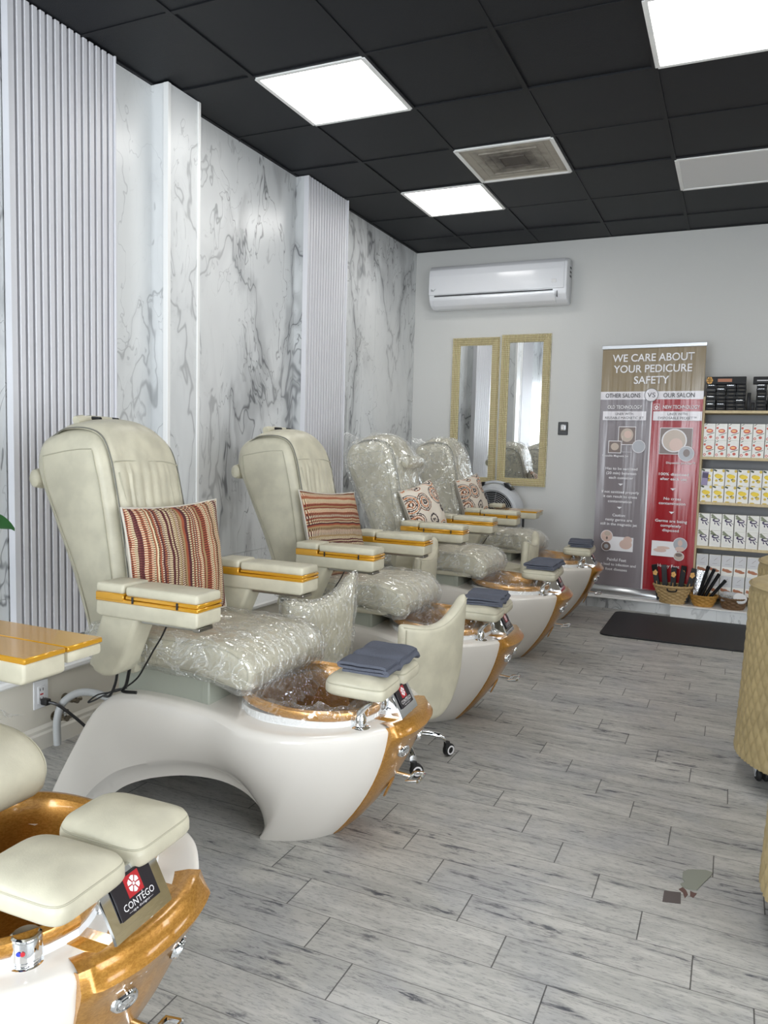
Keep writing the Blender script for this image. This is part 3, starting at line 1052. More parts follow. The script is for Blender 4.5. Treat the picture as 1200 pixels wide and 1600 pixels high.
def b_seatwrap(seed, tip):
    def f(bm):
        w = .236
        ys = [-w, -w + .006, -w + .02] + [(-w + .03) + (2 * w - .06) * k / 30 for k in range(31)] + [w - .02, w - .006, w]
        sh = [.022, .008, .0] + [0] * 31 + [0, .008, .022]
        profile_body(bm, SEAT, ys, sh, grow=.010, wr=.008, sc=16, seed=seed, n=6)
        # loose skirt of film hanging from the front edge and a pointed tail at the near corner
        rows = []
        for i in range(9):
            v = i / 8
            r = []
            for j in range(41):
                u = j / 40
                y = -w + 2 * w * u
                hang = .05 + .035 * abs(nz((u * 5, seed, 0), 1.3, 2)) + (0.09 * max(0, 1 - u * 6) if tip else 0)
                x = 1.518 - .03 * v * v + .012 * nz((u * 9, v * 2, seed), 1.2, 1) * (0.3 + v)
                r.append(Vector((x - .05 * max(0, 1 - u * 6) * v, y, .565 - (hang + .03) * v)))
            rows.append(r)
        grid(bm, rows)
        bmesh.ops.transform(bm, matrix=BODY_M, verts=bm.verts)
    return f
BACK = [(.80, .47), (.803, .56), (.725, .785), (.625, 1.0), (.564, 1.15), (.566, 1.235), (.602, 1.285), (.69, 1.310), (.785, 1.312), (.848, 1.285), (.882, 1.21), (.906, 1.10), (.932, .96), (.956, .80), (.975, .65), (.972, .53), (.93, .47)]
def back_drop(p, y):
    k = max(0, (p.z - 1.02) / 0.3)
    return (0.036 if y < 0 else 0.075) * k * (abs(y) / .19) ** (3.4 if y < 0 else 2.6)
BW = .19
BYS = [-BW, -BW + .003, -BW + .01, -BW + .022, -BW + .042, -.11, -.06, 0, .06, .11, BW - .042, BW - .022, BW - .01, BW - .003, BW]
BSH = [.05, .03, .016, .006, .001, 0, -.004, -.006, -.004, 0, .001, .006, .016, .03, .05]
def b_back(bm):
    profile_body(bm, BACK, BYS, BSH, back_drop)
    bmesh.ops.transform(bm, matrix=BODY_M, verts=bm.verts)
def idx3(seed): return abs(seed - 6.3) < .01
def b_backwrap(seed):
    def f(bm):
        W2 = BW + .008
        ys = [-W2, -W2 + .004, -W2 + .014, -W2 + .03] + [(-W2 + .045) + (2 * W2 - .09) * k / 24 for k in range(25)] + [W2 - .03, W2 - .014, W2 - .004, W2]
        sh = [.045, .026, .012, .003] + [0] * 25 + [.003, .012, .026, .045]
        prof = [p for p in BACK]
        profile_body(bm, prof, ys, sh, back_drop, grow=.018, wr=.009, sc=12, seed=seed, n=7, bulge=(lambda p, y: (.016 if -.16 < y < .18 and p.x > .70 and p.z > .6 else 0) + (.055 * math.exp(-((p.z - 1.165) / .05) ** 2) if idx3(seed) and p.x > .85 and abs(y - .02) < .15 else 0)))
        # gathered end of the bag sticking up behind the top
        rows = []
        for i in range(12):
            v = i / 11
            r = []
            for j in range(14):
                u = j / 13
                p = Vector((.60 - .07 * v + .05 * u, -.17 + .17 * u, 1.27 + .075 * v - .03 * u * v))
                p.x += .02 * nz(p, 22, seed); p.z += .018 * nz(p, 26, seed + 2)
                r.append(p)
            rows.append(r)
        grid(bm, rows)
        bmesh.ops.transform(bm, matrix=BODY_M, verts=bm.verts)
    return f
# front polyline of the back, from behind the top, over it and down to the seat
FRONT = [(.63, 1.280), (.69, 1.311), (.785, 1.315), (.850, 1.287), (.886, 1.21), (.91, 1.10), (.936, .96), (.960, .80), (.978, .66)]
FS = spline([(x, 0, z) for x, z in FRONT], 8)
def front_pt(i, y, out):
    p = FS[i]
    d = FS[min(len(FS) - 1, i + 1)] - FS[max(0, i - 1)]
    n = Vector((-d.z, 0, d.x)).normalized()
    if n.x < 0 and n.z < 0: n = -n
    q = p + n * (out + .006 * max(0, 1 - (abs(y) / .11) ** 2))
    q.y = y
    q.z -= back_drop(q, y)
    return q
def b_drape(bm):
    y0, y1 = -.163, .165
    n = 48
    rows = []
    for i in range(len(FS)):
        z = FS[i].z
        r = []
        for j in range(n + 1):
            y = y0 + (y1 - y0) * j / n
            o = .014
            e = min(j, n - j) / n
            if z < 1.19 and i > 10:
                a = min(1, (1.19 - z) / .04)
                yc_ = y + .002
                ch = math.sin(yc_ / .1465 * PI * 3.5 + 0.25 * math.sin(z * 14))
                if abs(yc_) < .105: o += .008 * a * (abs(ch) ** .6)
                elif abs(yc_) < .15: o += .007 * a * math.sin((abs(yc_) - .105) / .045 * PI)
            o += .0025 * nz((y, 0, z), 24, 3)
            if e < .05: o -= .006 * (1 - e / .05)
            r.append(front_pt(i, y, o))
        rows.append(r)
    V, f = grid(bm, rows)
    # turned edge down to the backrest
    for col in (0, n):
        grid(bm, [[rw[col] for rw in rows], [rw[col] + Vector((0, .003 if col == 0 else -.003, 0)) - Vector((.009, 0, .004)) for rw in rows]])
    grid(bm, [rows[0], [p - Vector((.004, 0, .012)) for p in rows[0]]])
    bmesh.ops.recalc_face_normals(bm, faces=bm.faces)
    bmesh.ops.transform(bm, matrix=BODY_M, verts=bm.verts)
def b_drapeseam(s):
    def f(bm):
        k = min(range(len(FS)), key=lambda i: abs(FS[i].z - 1.195) + (10 if i < 12 else 0))
        if s == 0:
            tube(bm, [front_pt(k, -.160 + .322 * j / 24, .0165) - Vector((0, 0, .014 * math.sin(PI * j / 24))) for j in range(25)], .0024, 5)
        else:
            pts = []
            for j in range(11):
                u = j / 10
                i = min(len(FS) - 1, k + 3 + int(u * 14))
                pts.append(front_pt(i, s * (.150 - .045 * u ** 1.8), .0175))
            tube(bm, pts, .002, 5)
        bmesh.ops.transform(bm, matrix=BODY_M, verts=bm.verts)
    return f
def b_drapepipe(y):
    def f(bm):
        tube(bm, [front_pt(i, y, .0085) for i in range(0, len(FS))], .0028, 6)
        bmesh.ops.transform(bm, matrix=BODY_M, verts=bm.verts)
    return f
_BP = spline([(x, 0, z) for x, z in BACK], 10, True)
def back_ext(z):
    xs = [p.x for p in _BP if abs(p.z - z) < .02]
    return min(xs), max(xs)
def side_pt(z, f, s):
    a, b = back_ext(z)
    p = Vector((a + .045 + (b - a - .085) * f, s * (BW + .0004), z))
    p.z -= back_drop(p, p.y)
    return p
def b_backseam(s, which):
    def f(bm):
        if which == 0: pts = [side_pt(z, .0, s) for z in (.52, .65, .80, .95, 1.10, 1.225)]
        elif which == 1: pts = [side_pt(1.225 + .035 * math.sin(PI * .5 * u), u, s) for u in (0, .25, .5, .75, 1)]
        else: pts = [side_pt(z, 1.0, s) for z in (.52, .65, .80, .95, 1.10, 1.255)]
        tube(bm, pts, .0019, 5, 5)
        bmesh.ops.transform(bm, matrix=BODY_M, verts=bm.verts)
    return f
def b_roll(front):
    def f(bm):
        if front: c, L = Vector((.945, .02, 1.165)), .14
        else: c, L = Vector((.553, -.005, 1.12)), .185
        rings = []
        for k, (t, r) in enumerate(((-1, .005), (-.99, .018), (-.95, .027), (-.8, .032), (0, .034), (.8, .032), (.95, .027), (.99, .018), (1, .005))):
            rings.append([c + Vector((r * .85 * math.cos(a), L * t, r * 1.15 * math.sin(a))) for a in [2 * PI * q / 16 for q in range(16)]])
        V, fs = grid(bm, rings, closev=True)
        cap(bm, V[0]); cap(bm, V[-1])
        bmesh.ops.recalc_face_normals(bm, faces=bm.faces)
        bmesh.ops.transform(bm, matrix=BODY_M, verts=bm.verts)
    return f
def b_strap(bm):
    for y in (-.055, .03):
        tube(bm, [(.66, y, 1.330), (.70, y, 1.338), (.74, y, 1.336)], .007, 8, 3)
        prism(bm, [(.57, 1.15), (.575, 1.23), (.615, 1.282), (.70, 1.323), (.745, 1.328), (.745, 1.322), (.70, 1.316), (.62, 1.275), (.58, 1.225), (.575, 1.15)], 1, y - .012, y + .012, 0)
    bmesh.ops.transform(bm, matrix=BODY_M, verts=bm.verts)
def b_strapend(bm):
    tube(bm, [(.685, -.115, 1.326), (.692, -.06, 1.336), (.705, 0, 1.337), (.718, .06, 1.332)], [.018, .012, .010, .010], 10, 4)
    bmesh.ops.transform(bm, matrix=BODY_M, verts=bm.verts)
# arms
def arm_y(s): return (-.358, -.24) if s < 0 else (.244, .362)
def b_armbody(s):
    def f(bm):
        y0, y1 = arm_y(s)
        prism(bm, [(1.013, .724), (1.016, .766), (1.407, .766), (1.407, .722), (1.395, .715), (1.03, .716)], 1, y0, y1, .010, 3)
        bmesh.ops.transform(bm, matrix=BODY_M, verts=bm.verts)
    return f
def b_armtrim(s):
    def f(bm):
        y0, y1 = arm_y(s)
        box(bm, (1.014, y0 - .001, .764), (1.4085, y1 + .001, .776), .003, 1)
        box(bm, (1.135, y0 - .001, .7772), (1.4085, y1 + .001, .789), .003, 1)
        box(bm, (1.014, y0 - .001, .768), (1.126, y1 + .001, .793), .003, 1)
        bmesh.ops.transform(bm, matrix=BODY_M, verts=bm.verts)
    return f
def b_armpad(s, front):
    def f(bm):
        y0, y1 = arm_y(s)
        if front: box(bm, (1.133, y0, .787), (1.407, y1, .818), .010, 3)
        else: box(bm, (1.014, y0, .791), (1.127, y1, .822), .010, 3)
        bmesh.ops.transform(bm, matrix=BODY_M, verts=bm.verts)
    return f
def b_hinge(s, x):
    def f(bm):
        y0, y1 = arm_y(s)
        y = y0 if s < 0 else y1
        cyl(bm, (x, y - .002 * (1 if s < 0 else -1), .768), (x, y - .002 * (1 if s < 0 else -1), .788), .0035, 8)
        bmesh.ops.transform(bm, matrix=BODY_M, verts=bm.verts)
    return f
def b_armslide(s):
    def f(bm):
        y0, y1 = arm_y(s)
        box(bm, (1.17, y0 + .03, .702), (1.385, y1 - .03, .714), .002, 1)
        box(bm, (1.37, y0 + .025, .70), (1.395, y1 - .025, .713), .002, 1)
        bmesh.ops.transform(bm, matrix=BODY_M, verts=bm.verts)
    return f
def b_bracketarm(s):
    def f(bm):
        y0, y1 = arm_y(s)
        a, b = (y0 + .012, y1 - .01) if s < 0 else (y0 + .01, y1 - .012)
        prism(bm, [(1.025, .722), (1.17, .722), (1.16, .69), (1.10, .555), (1.075, .525), (1.03, .515), (.99, .525), (.973, .55), (.985, .62)], 1, a, b, .016, 3)
        bmesh.ops.transform(bm, matrix=BODY_M, verts=bm.verts)
    return f
def b_side(s):
    def f(bm):
        y0, y1 = (-.24, -.2) if s < 0 else (.2, .24)
        prism(bm, [(.93, .50), (1.06, .50), (1.08, .56), (1.02, .66), (.96, .69), (.91, .66), (.90, .55)], 1, y0, y1, .012, 2)
        bmesh.ops.transform(bm, matrix=BODY_M, verts=bm.verts)
    return f
def b_cord(bm):
    tube(bm, [(1.225, -.264, .705), (1.195, -.262, .65), (1.16, -.260, .60), (1.125, -.260, .545), (1.09, -.262, .495), (1.03, -.272, .452), (.95, -.283, .428), (.905, -.284, .395), (.93, -.279, .405), (1.0, -.27, .445), (1.05, -.262, .46)], .0028, 6, 6)
    bmesh.ops.transform(bm, matrix=BODY_M, verts=bm.verts)
def b_cables(bm):
    tube(bm, [(1.03, -.28, .53), (1.025, -.285, .48), (1.015, -.30, .44), (.98, -.29, .43)], .0045, 6, 5)
    tube(bm, [(1.07, -.27, .53), (1.06, -.275, .475), (1.045, -.275, .452), (1.09, -.26, .45)], .0055, 6, 5)
    bmesh.ops.transform(bm, matrix=BODY_M, verts=bm.verts)
# unfolded manicure tray: the arm's lid turned over to the outer side
def b_traytop(bm):
    y0, y1 = arm_y(1)
    box(bm, (1.02, y0, .764), (1.409, y1, .778), .003, 1)
    box(bm, (1.02, y1 + .004, .764), (1.409, y1 + .115, .778), .003, 1)
    bmesh.ops.transform(bm, matrix=BODY_M, verts=bm.verts)
def b_traypad(bm):
    y0, y1 = arm_y(1)
    box(bm, (1.022, y1 + .005, .736), (1.407, y1 + .113, .765), .008, 2)
    bmesh.ops.transform(bm, matrix=BODY_M, verts=bm.verts)

def chair(idx, yc, label, rear_roll=True, seatwrap=True, backwrap=False, liner=True, tray=False, knob=False, dx=0.0, db=0.0):
    t = thing('pedicure_chair', label, 'chair', (CX + dx, yc, 0), 0, 'pedicure spa chairs along the marble wall')
    base = part('tub_base', 'base', b_base, 'white', t, 30)
    gp = part('nose_panel', 'gold', b_gold, 'gold', t, 50)
    gp['label'] = 'gold pearl nose panel'
    for y in (-.075, .075): part('button', 'btn%.2f' % y, b_button(y, .325), 'chrome', gp)
    for k in range(10): part('indicator_light', 'led%d' % k, b_led(k), 'ink_white', gp)
    part('pull_handle', 'pull', b_pull, 'chrome', gp)
    part('recess', 'slot', b_slot, 'gold', gp)
    part('basin_collar', 'collar', b_collar, 'collar', t)
    bw = part('basin', 'bowl', b_bowl, 'gold', t)
    bw['label'] = 'gold pearl foot basin'
    if liner: part('basin_liner', 'liner', b_liner, 'liner', bw)
    for s in (-1, 1):
        p = part('footrest_pad', 'pad%d' % s, b_pad(s), 'leather', t, 60)
        part('seam', 'padseam%d' % s, b_padseam(s), 'seam', p)
    br = part('footrest_bracket', 'brkt', b_bracket, 'chrome', t)
    part('maker_plate', 'plate', b_plate, ['ink_black', 'red', 'ink_white'], br)
    if knob: part('mixer_knob', 'knob', b_knob, ['chrome', 'red', 'blue'], t)
    else: part('spout', 'spout', b_spout, 'chrome', t)
    part('seat_box', 'sbox', b_seatbox, 'boxgrey', t)
    if idx > 1: part('seat_flap', 'flap', b_flap, 'leather', t)
    st = part('seat_cushion', 'seat', b_seat, 'leather', t, 60)
    for y in (-.2235, .2235): part('seam', 'seatseam%.1f' % y, b_seatseam(y), 'seam', st)
    if seatwrap: part('plastic_cover', 'seatwrap%d' % idx, b_seatwrap(idx * 3.3, idx == 1), 'plastic', st, 80)
    bk = part('backrest', 'back', b_back, 'leather', t, 60, (db, 0, 0))
    for q in (-1, 1):
        for w in (0, 1, 2): part('seam', 'backseam%d%d' % (q, w), b_backseam(q, w), 'seam', bk)
    if backwrap: part('plastic_cover', 'backwrap%d' % idx, b_backwrap(idx * 2.1), 'plastic', bk, 80)
    dr = part('head_drape', 'drape', b_drape, 'leather', t, 60, (db, 0, 0))
    for q in (-1, 0, 1): part('seam', 'drapeseam%d' % q, b_drapeseam(q), 'seam', dr)
    for y in (-.1645, .1665): part('piping', 'drapepipe%.2f' % y, b_drapepipe(y), 'pipe', dr)
    part('neck_roll', 'roll%d' % rear_roll, b_roll(not rear_roll), 'leather', t, 38, (db, 0, 0))
    if not backwrap:
        sp = part('strap', 'strap', b_strap, 'black', t)
        part('strap_end', 'strapend', b_strapend, 'leather', sp)
    for s in (-1, 1):
        part('side_wing', 'side%d' % s, b_side(s), 'leather', t)
        a = part('armrest', 'arm%d' % s, b_armbody(s), 'leather', t)
        if tray and s == 1:
            part('gold_trim', 'traytop', b_traytop, 'goldtrim', a)
            part('folded_out_leaf', 'traypad', b_traypad, 'leather', a)
            part('rear_pad', 'apad%d0' % s, b_armpad(s, False), 'leather', a) if idx == 4 else None
        else:
            part('gold_trim', 'atrim%d' % s, b_armtrim(s), 'goldtrim', a)
            part('front_pad', 'apad%d1' % s, b_armpad(s, True), 'leather', a)
            part('rear_pad', 'apad%d0' % s, b_armpad(s, False), 'leather', a)
            for x in (1.165, 1.335): part('hinge', 'hinge%d%.2f' % (s, x), b_hinge(s, x), 'black', a)
        if not (tray and s == 1): part('slide', 'aslide%d' % s, b_armslide(s), 'steel', a)
        part('arm_support', 'asup%d' % s, b_bracketarm(s), 'leather', t)
    part('remote_cord', 'cord', b_cord, 'black', t)
    part('cables', 'cables', b_cables, 'black', t)
    return t
Y1, SPC = 2.150, 1.2056
chair(0, Y1 - SPC, 'cream pedicure chair in the near left corner, with bare towel-free foot pads', seatwrap=False, liner=False, tray=True, knob=True)
chair(1, Y1, 'cream pedicure chair with the upright-striped brown cushion, before the wide slatted panel')
chair(2, Y1 + SPC, 'cream pedicure chair holding the brown cushion whose stripes run sideways')
chair(3, Y1 + 2 * SPC, 'plastic-wrapped cream pedicure chair with its neck roll hanging at the front', rear_roll=False, backwrap=True, db=-.015)
chair(4, Y1 + 3 * SPC, 'plastic-wrapped cream pedicure chair farthest back, beside the mirrors and fan', backwrap=True, tray=True, db=-.05)

# ================================================================== CUSHIONS AND TOWELS
PALETTE = [(96, 54, 54), (146, 80, 58), (150, 126, 92), (126, 104, 76), (88, 52, 54), (150, 92, 68), (200, 184, 150), (112, 70, 64), (136, 112, 84), (156, 98, 72)]
def stripes(name, rotate, nb):
    t = NT(name)
    tc = t.n('ShaderNodeTexCoord')
    sx = t.n('ShaderNodeSeparateXYZ'); t.l(tc.outputs['UV'], sx.inputs[0])
    a, b = (sx.outputs[1], sx.outputs[0]) if rotate else (sx.outputs[0], sx.outputs[1])
    wob = t.noise(tc.outputs['UV'], 6, 2)
    a = t.math('MULTIPLY_ADD', t.math('SUBTRACT', wob, 0.5), 0.03, a)
    a = t.math('MULTIPLY_ADD', t.math('SINE', t.math('MULTIPLY', a, 31.0)), 0.012, a)
    x = t.math('MULTIPLY', a, nb)
    k = t.math('FLOOR', x)
    wn = t.n('ShaderNodeTexWhiteNoise', noise_dimensions='1D'); t.l(k, wn.inputs['W'])
    cr = t.n('ShaderNodeValToRGB'); cr.color_ramp.interpolation = 'CONSTANT'
    el = cr.color_ramp.elements
    for q, c in enumerate(PALETTE):
        e = el[q] if q < 2 else el.new(min(1, q / len(PALETTE)))
        e.position = q / len(PALETTE); e.color = rgb(*c)
    t.l(wn.outputs['Value'], cr.inputs[0])
    wn2 = t.n('ShaderNodeTexWhiteNoise', noise_dimensions='1D'); t.l(t.math('ADD', k, 77.3), wn2.inputs['W'])
    fr = t.math('FRACT', t.math('MULTIPLY', b, t.math('MULTIPLY_ADD', wn2.outputs['Value'], 16.0, 44.0)))
    dash = t.math('GREATER_THAN', fr, 0.55)
    on = t.math('MULTIPLY', dash, t.math('GREATER_THAN', wn2.outputs['Value'], 0.12))
    c2 = t.n('ShaderNodeValToRGB'); c2.color_ramp.interpolation = 'CONSTANT'
    c2.color_ramp.elements[0].color = rgb(70, 38, 40); c2.color_ramp.elements[1].color = rgb(222, 208, 178); c2.color_ramp.elements[1].position = 0.5
    t.l(wn2.outputs['Value'], c2.inputs[0])
    c = t.mix(t.math('MULTIPLY', on, 0.85), cr.outputs[0], c2.outputs[0])
    t.set(c, 0.9, 0, 0.15)
    t.bump(t.math('ADD', dash, t.math('MULTIPLY', t.math('FRACT', x), 0.6)), 0.35, 0.003)
    return t.m
MT['stripe_up'] = stripes('upright_stripe_weave', False, 58)
MT['stripe_side'] = stripes('sideways_stripe_weave', True, 50)
def medallion():
    t = NT('medallion_print')
    tc = t.n('ShaderNodeTexCoord')
    vo = t.n('ShaderNodeTexVoronoi'); vo.inputs['Scale'].default_value = 3.0; vo.inputs['Randomness'].default_value = 0.5
    t.l(tc.outputs['UV'], vo.inputs['Vector'])
    d = vo.outputs['Distance']
    ring = t.math('SINE', t.math('MULTIPLY', d, 64.0))
    n = t.n('ShaderNodeTexVoronoi'); n.inputs['Scale'].default_value = 34; t.l(tc.outputs['UV'], n.inputs['Vector'])
    dots = t.step(n.outputs['Distance'], 0.46, 0.3)
    m = t.math('MULTIPLY', t.math('GREATER_THAN', t.math('ADD', ring, t.math('MULTIPLY', dots, 1.9)), 0.35), t.math('LESS_THAN', d, 0.56))
    wn = t.n('ShaderNodeTexWhiteNoise'); t.l(vo.outputs['Position'], wn.inputs['Vector'])
    org = t.math('LESS_THAN', t.math('FRACT', t.math('ADD', t.math('MULTIPLY', d, 4.4), wn.outputs['Value'])), 0.4)
    col = t.mix(org, rgb(74, 66, 66), rgb(196, 124, 78))
    c = t.mix(m, rgb(222, 212, 198), col)
    t.set(c, 0.9, 0, 0.15)
    return t.m
MT['medallion'] = medallion()
MT['cushback'] = simple('cushion_back_linen', (196, 190, 178), 0.9)
def pillow_bm(w, h, th, seed):
    bm = NB(); uvl = bm.loops.layers.uv.new('UVMap')
    n = 28
    def pt(i, j, side):
        u = -1 + 2 * i / n; v = -1 + 2 * j / n
        pin = 0.075
        x = u * w / 2 * (1 - pin * (1 - u * u) * 0 - pin * (1 - v * v) * abs(u) ** 3 * 0.9)
        y = v * h / 2 * (1 - pin * (1 - u * u) * abs(v) ** 3 * 0.9)
        t = th / 2 * max(0, (1 - abs(u) ** 2.6) * (1 - abs(v) ** 2.6)) ** 0.55
        t *= 1 + 0.10 * nz((u * 1.6, v * 1.6, seed), 1, seed) * 2
        wr = 0.004 * nz((u * 4, v * 4, seed), 1.2, 3)
        return Vector((x, y, side * (t + 0.002) + wr))
    for side in (1, -1):
        V = [[bm.verts.new(pt(i, j, side)) for j in range(n + 1)] for i in range(n + 1)]
        for i in range(n):
            for j in range(n):
                q = [V[i][j], V[i + 1][j], V[i + 1][j + 1], V[i][j + 1]]
                ij = [(i, j), (i + 1, j), (i + 1, j + 1), (i, j + 1)]
                if side < 0: q.reverse(); ij.reverse()
                f = bm.faces.new(q); f.material_index = 0 if side > 0 else 1
                for lp, (a, b) in zip(f.loops, ij): lp[uvl].uv = (a / n, b / n)
    return bm
def pillow_pipe(w, h):
    bm = NB(); pts = []
    n = 16; pin = 0.075
    def e(u, v): return (u * w / 2 * (1 - pin * (1 - v * v) * abs(u) ** 3 * 0.9), v * h / 2 * (1 - pin * (1 - u * u) * abs(v) ** 3 * 0.9), 0)
    for k in range(n): pts.append(e(-1 + 2 * k / n, -1))
    for k in range(n): pts.append(e(1, -1 + 2 * k / n))
    for k in range(n): pts.append(e(1 - 2 * k / n, 1))
    for k in range(n): pts.append(e(-1, 1 - 2 * k / n))
    tube(bm, pts, 0.0045, 6, closed=True)
    return bm
def pillow(name_, label, mat, loc, yaw, tilt, roll, w=.37, h=.39, th=.13, seed=1.0, group=None):
    t = thing('throw_cushion', label, 'cushion', loc, 0, group)
    # local XY plane -> face: normal +x tilted up by tilt; width along y
    M = Matrix.Rotation(yaw, 4, 'Z') @ Matrix.Rotation(-tilt, 4, 'Y') @ Matrix(((0, 0, 1, 0), (1, 0, 0, 0), (0, 1, 0, 0), (0, 0, 0, 1))) @ Matrix.Rotation(roll, 4, 'Z')
    for nm, bm, m in (('cover', pillow_bm(w, h, th, seed), [mat, 'cushback']), ('piped_edge', pillow_pipe(w, h), 'cushback')):
        bmesh.ops.transform(bm, matrix=M, verts=bm.verts)
        finish(nm, bm, m, t, 80)
    return t
pillow('a', 'brown woven cushion with upright stripes on the frontmost full chair', 'stripe_up', (1.045, Y1 - .008, .846), R(-8), R(7), R(1.2), w=.43, h=.405, seed=1.3)
pillow('b', 'brown woven cushion with stripes running sideways on the chair behind', 'stripe_side', (1.045, Y1 + SPC - .045, .83), R(-13), R(17), R(-3.5), w=.40, h=.43, seed=2.6)
pillow('c', 'round-medallion print cushion on the wrapped chair with the front neck roll', 'medallion', (1.035, Y1 + 2 * SPC - .015, .85), R(-11), R(20), R(10), w=.40, h=.37, seed=4.1)
pillow('d', 'round-medallion print cushion on the wrapped chair nearest the mirrors', 'medallion', (.965, Y1 + 3 * SPC - .03, .868), R(-8), R(16), R(7), w=.40, h=.36, seed=5.7)

def towel_thing(ci, label, y0, y1, xs, seed, yaw=0.0):
    c = Matrix.Translation((CX, Y1 + (ci) * SPC, 0)) @ BASE_M
    org = c @ Vector((1.80, 0, .566))
    bm = NB()
    path = [(-.072, .005), (0, .0045), (.070, .005), (.080, .010), (.074, .0155), (0, .015), (-.072, .0165), (-.085, .0225), (-.076, .029), (0, .0275), (.055, .027), (.075, .024)]
    P = spline([(x * xs, 0, z) for x, z in path], 4)
    hw = .0042
    ring = []
    N = []
    for i in range(len(P)):
        d = P[min(len(P) - 1, i + 1)] - P[max(0, i - 1)]
        N.append(Vector((-d.z, 0, d.x)).normalized())
    ring = [p + n * hw for p, n in zip(P, N)] + [p - n * hw for p, n in zip(P, N)][::-1]
    rows = []
    m = 34
    for k in range(m + 1):
        y = y0 + (y1 - y0) * k / m
        r = []
        for p in ring:
            q = Vector((p.x + .006 * nz((0, y, seed), 14, 1), y + .004 * nz((p.x, 0, seed), 30, 2), p.z))
            gap = -.010 * math.exp(-((y + .012) / .014) ** 2)
            far = -.045 * max(0, (y - .15) / .04) ** 2 - .03 * max(0, (-.175 - y) / .03) ** 2
            over = -.9 * max(0, q.x - .082) ** 1.0 - 2.0 * max(0, -q.x - .10)
            q.z += gap + far + over + .003 * nz((p.x, y, seed), 18, 4) * (1 + p.z * 60) * .5
            r.append(q)
        rows.append(r)
    V, f = grid(bm, rows, closev=True)
    cap(bm, V[0]); cap(bm, V[-1])
    bmesh.ops.recalc_face_normals(bm, faces=bm.faces)
    bmesh.ops.transform(bm, matrix=Matrix.Rotation(R(3) + yaw, 4, 'Z'), verts=bm.verts)
    o = finish('folded_towel', bm, 'towel', None, 60)
    o.location = org + Vector((0, 0, -.002))
    return tag(o, label, 'towel')
towel_thing(0, 'folded slate-grey towel on the foot pads of the frontmost full chair', -.125, .172, 1.0, 1.0)
towel_thing(1, 'folded slate-grey towel on the second full chair, beside the rounded stool back', -.135, .12, 1.05, 5.0, R(4))
towel_thing(2, 'folded slate-grey towel on the chair with the front neck roll', -.165, .14, 1.05, 9.0, R(-3))
towel_thing(3, 'folded dark-grey towel on the foot pads closest to the tall banner', -.16, .15, 1.0, 13.0, R(5))

# ================================================================== STOOLS
def shell_bm(r, A, z0f, z1f, th, n=36, wr=0.0, grow=0.0, seed=0):
    bm = NB(); rows = []
    for i in range(n + 1):
        u = -1 + 2 * i / n
        a = u * A
        e = (1 - abs(u) ** 8) ** 0.5 if abs(u) < 1 else 0.0
        z0, z1 = z0f(u) - grow, z1f(u) + grow
        zc = (z0 + z1) / 2
        e2 = 0.94 + 0.06 * e
        z0, z1 = zc + (z0 - zc) * e2, zc + (z1 - zc) * e2
        t = (th + 2 * grow) * (0.25 + 0.75 * e)
        sec = []
        m = 9
        for k in range(m + 1):
            ang = PI * k / m
            sec.append((t / 2 * math.cos(ang), z1 - t / 2 + t / 2 * math.sin(ang)))
        for k in range(1, 9): sec.append((-t / 2, z1 - t / 2 + (z0 - z1 + t) * k / 9))
        for k in range(m + 1):
            ang = PI + PI * k / m
            sec.append((t / 2 * math.cos(ang), z0 + t / 2 + t / 2 * math.sin(ang)))
        for k in range(1, 9): sec.append((t / 2, z0 + t / 2 + (z1 - z0 - t) * k / 9))
        row = []
        for (dr, z) in sec:
            lean = 0.05 * (z - .27)
            rr = r + dr + lean
            p = Vector((rr * math.cos(a), rr * math.sin(a), z))
            if wr: p += Vector((math.cos(a), math.sin(a), .3)) * (nz(p, 16, seed) * wr + nz(p, 45, seed + 1) * wr * .5)
            row.append(p)
        rows.append(row)
    V, f = grid(bm, rows, closev=True)
    cap(bm, V[0]); cap(bm, V[-1])
    bmesh.ops.recalc_face_normals(bm, faces=bm.faces)
    return bm
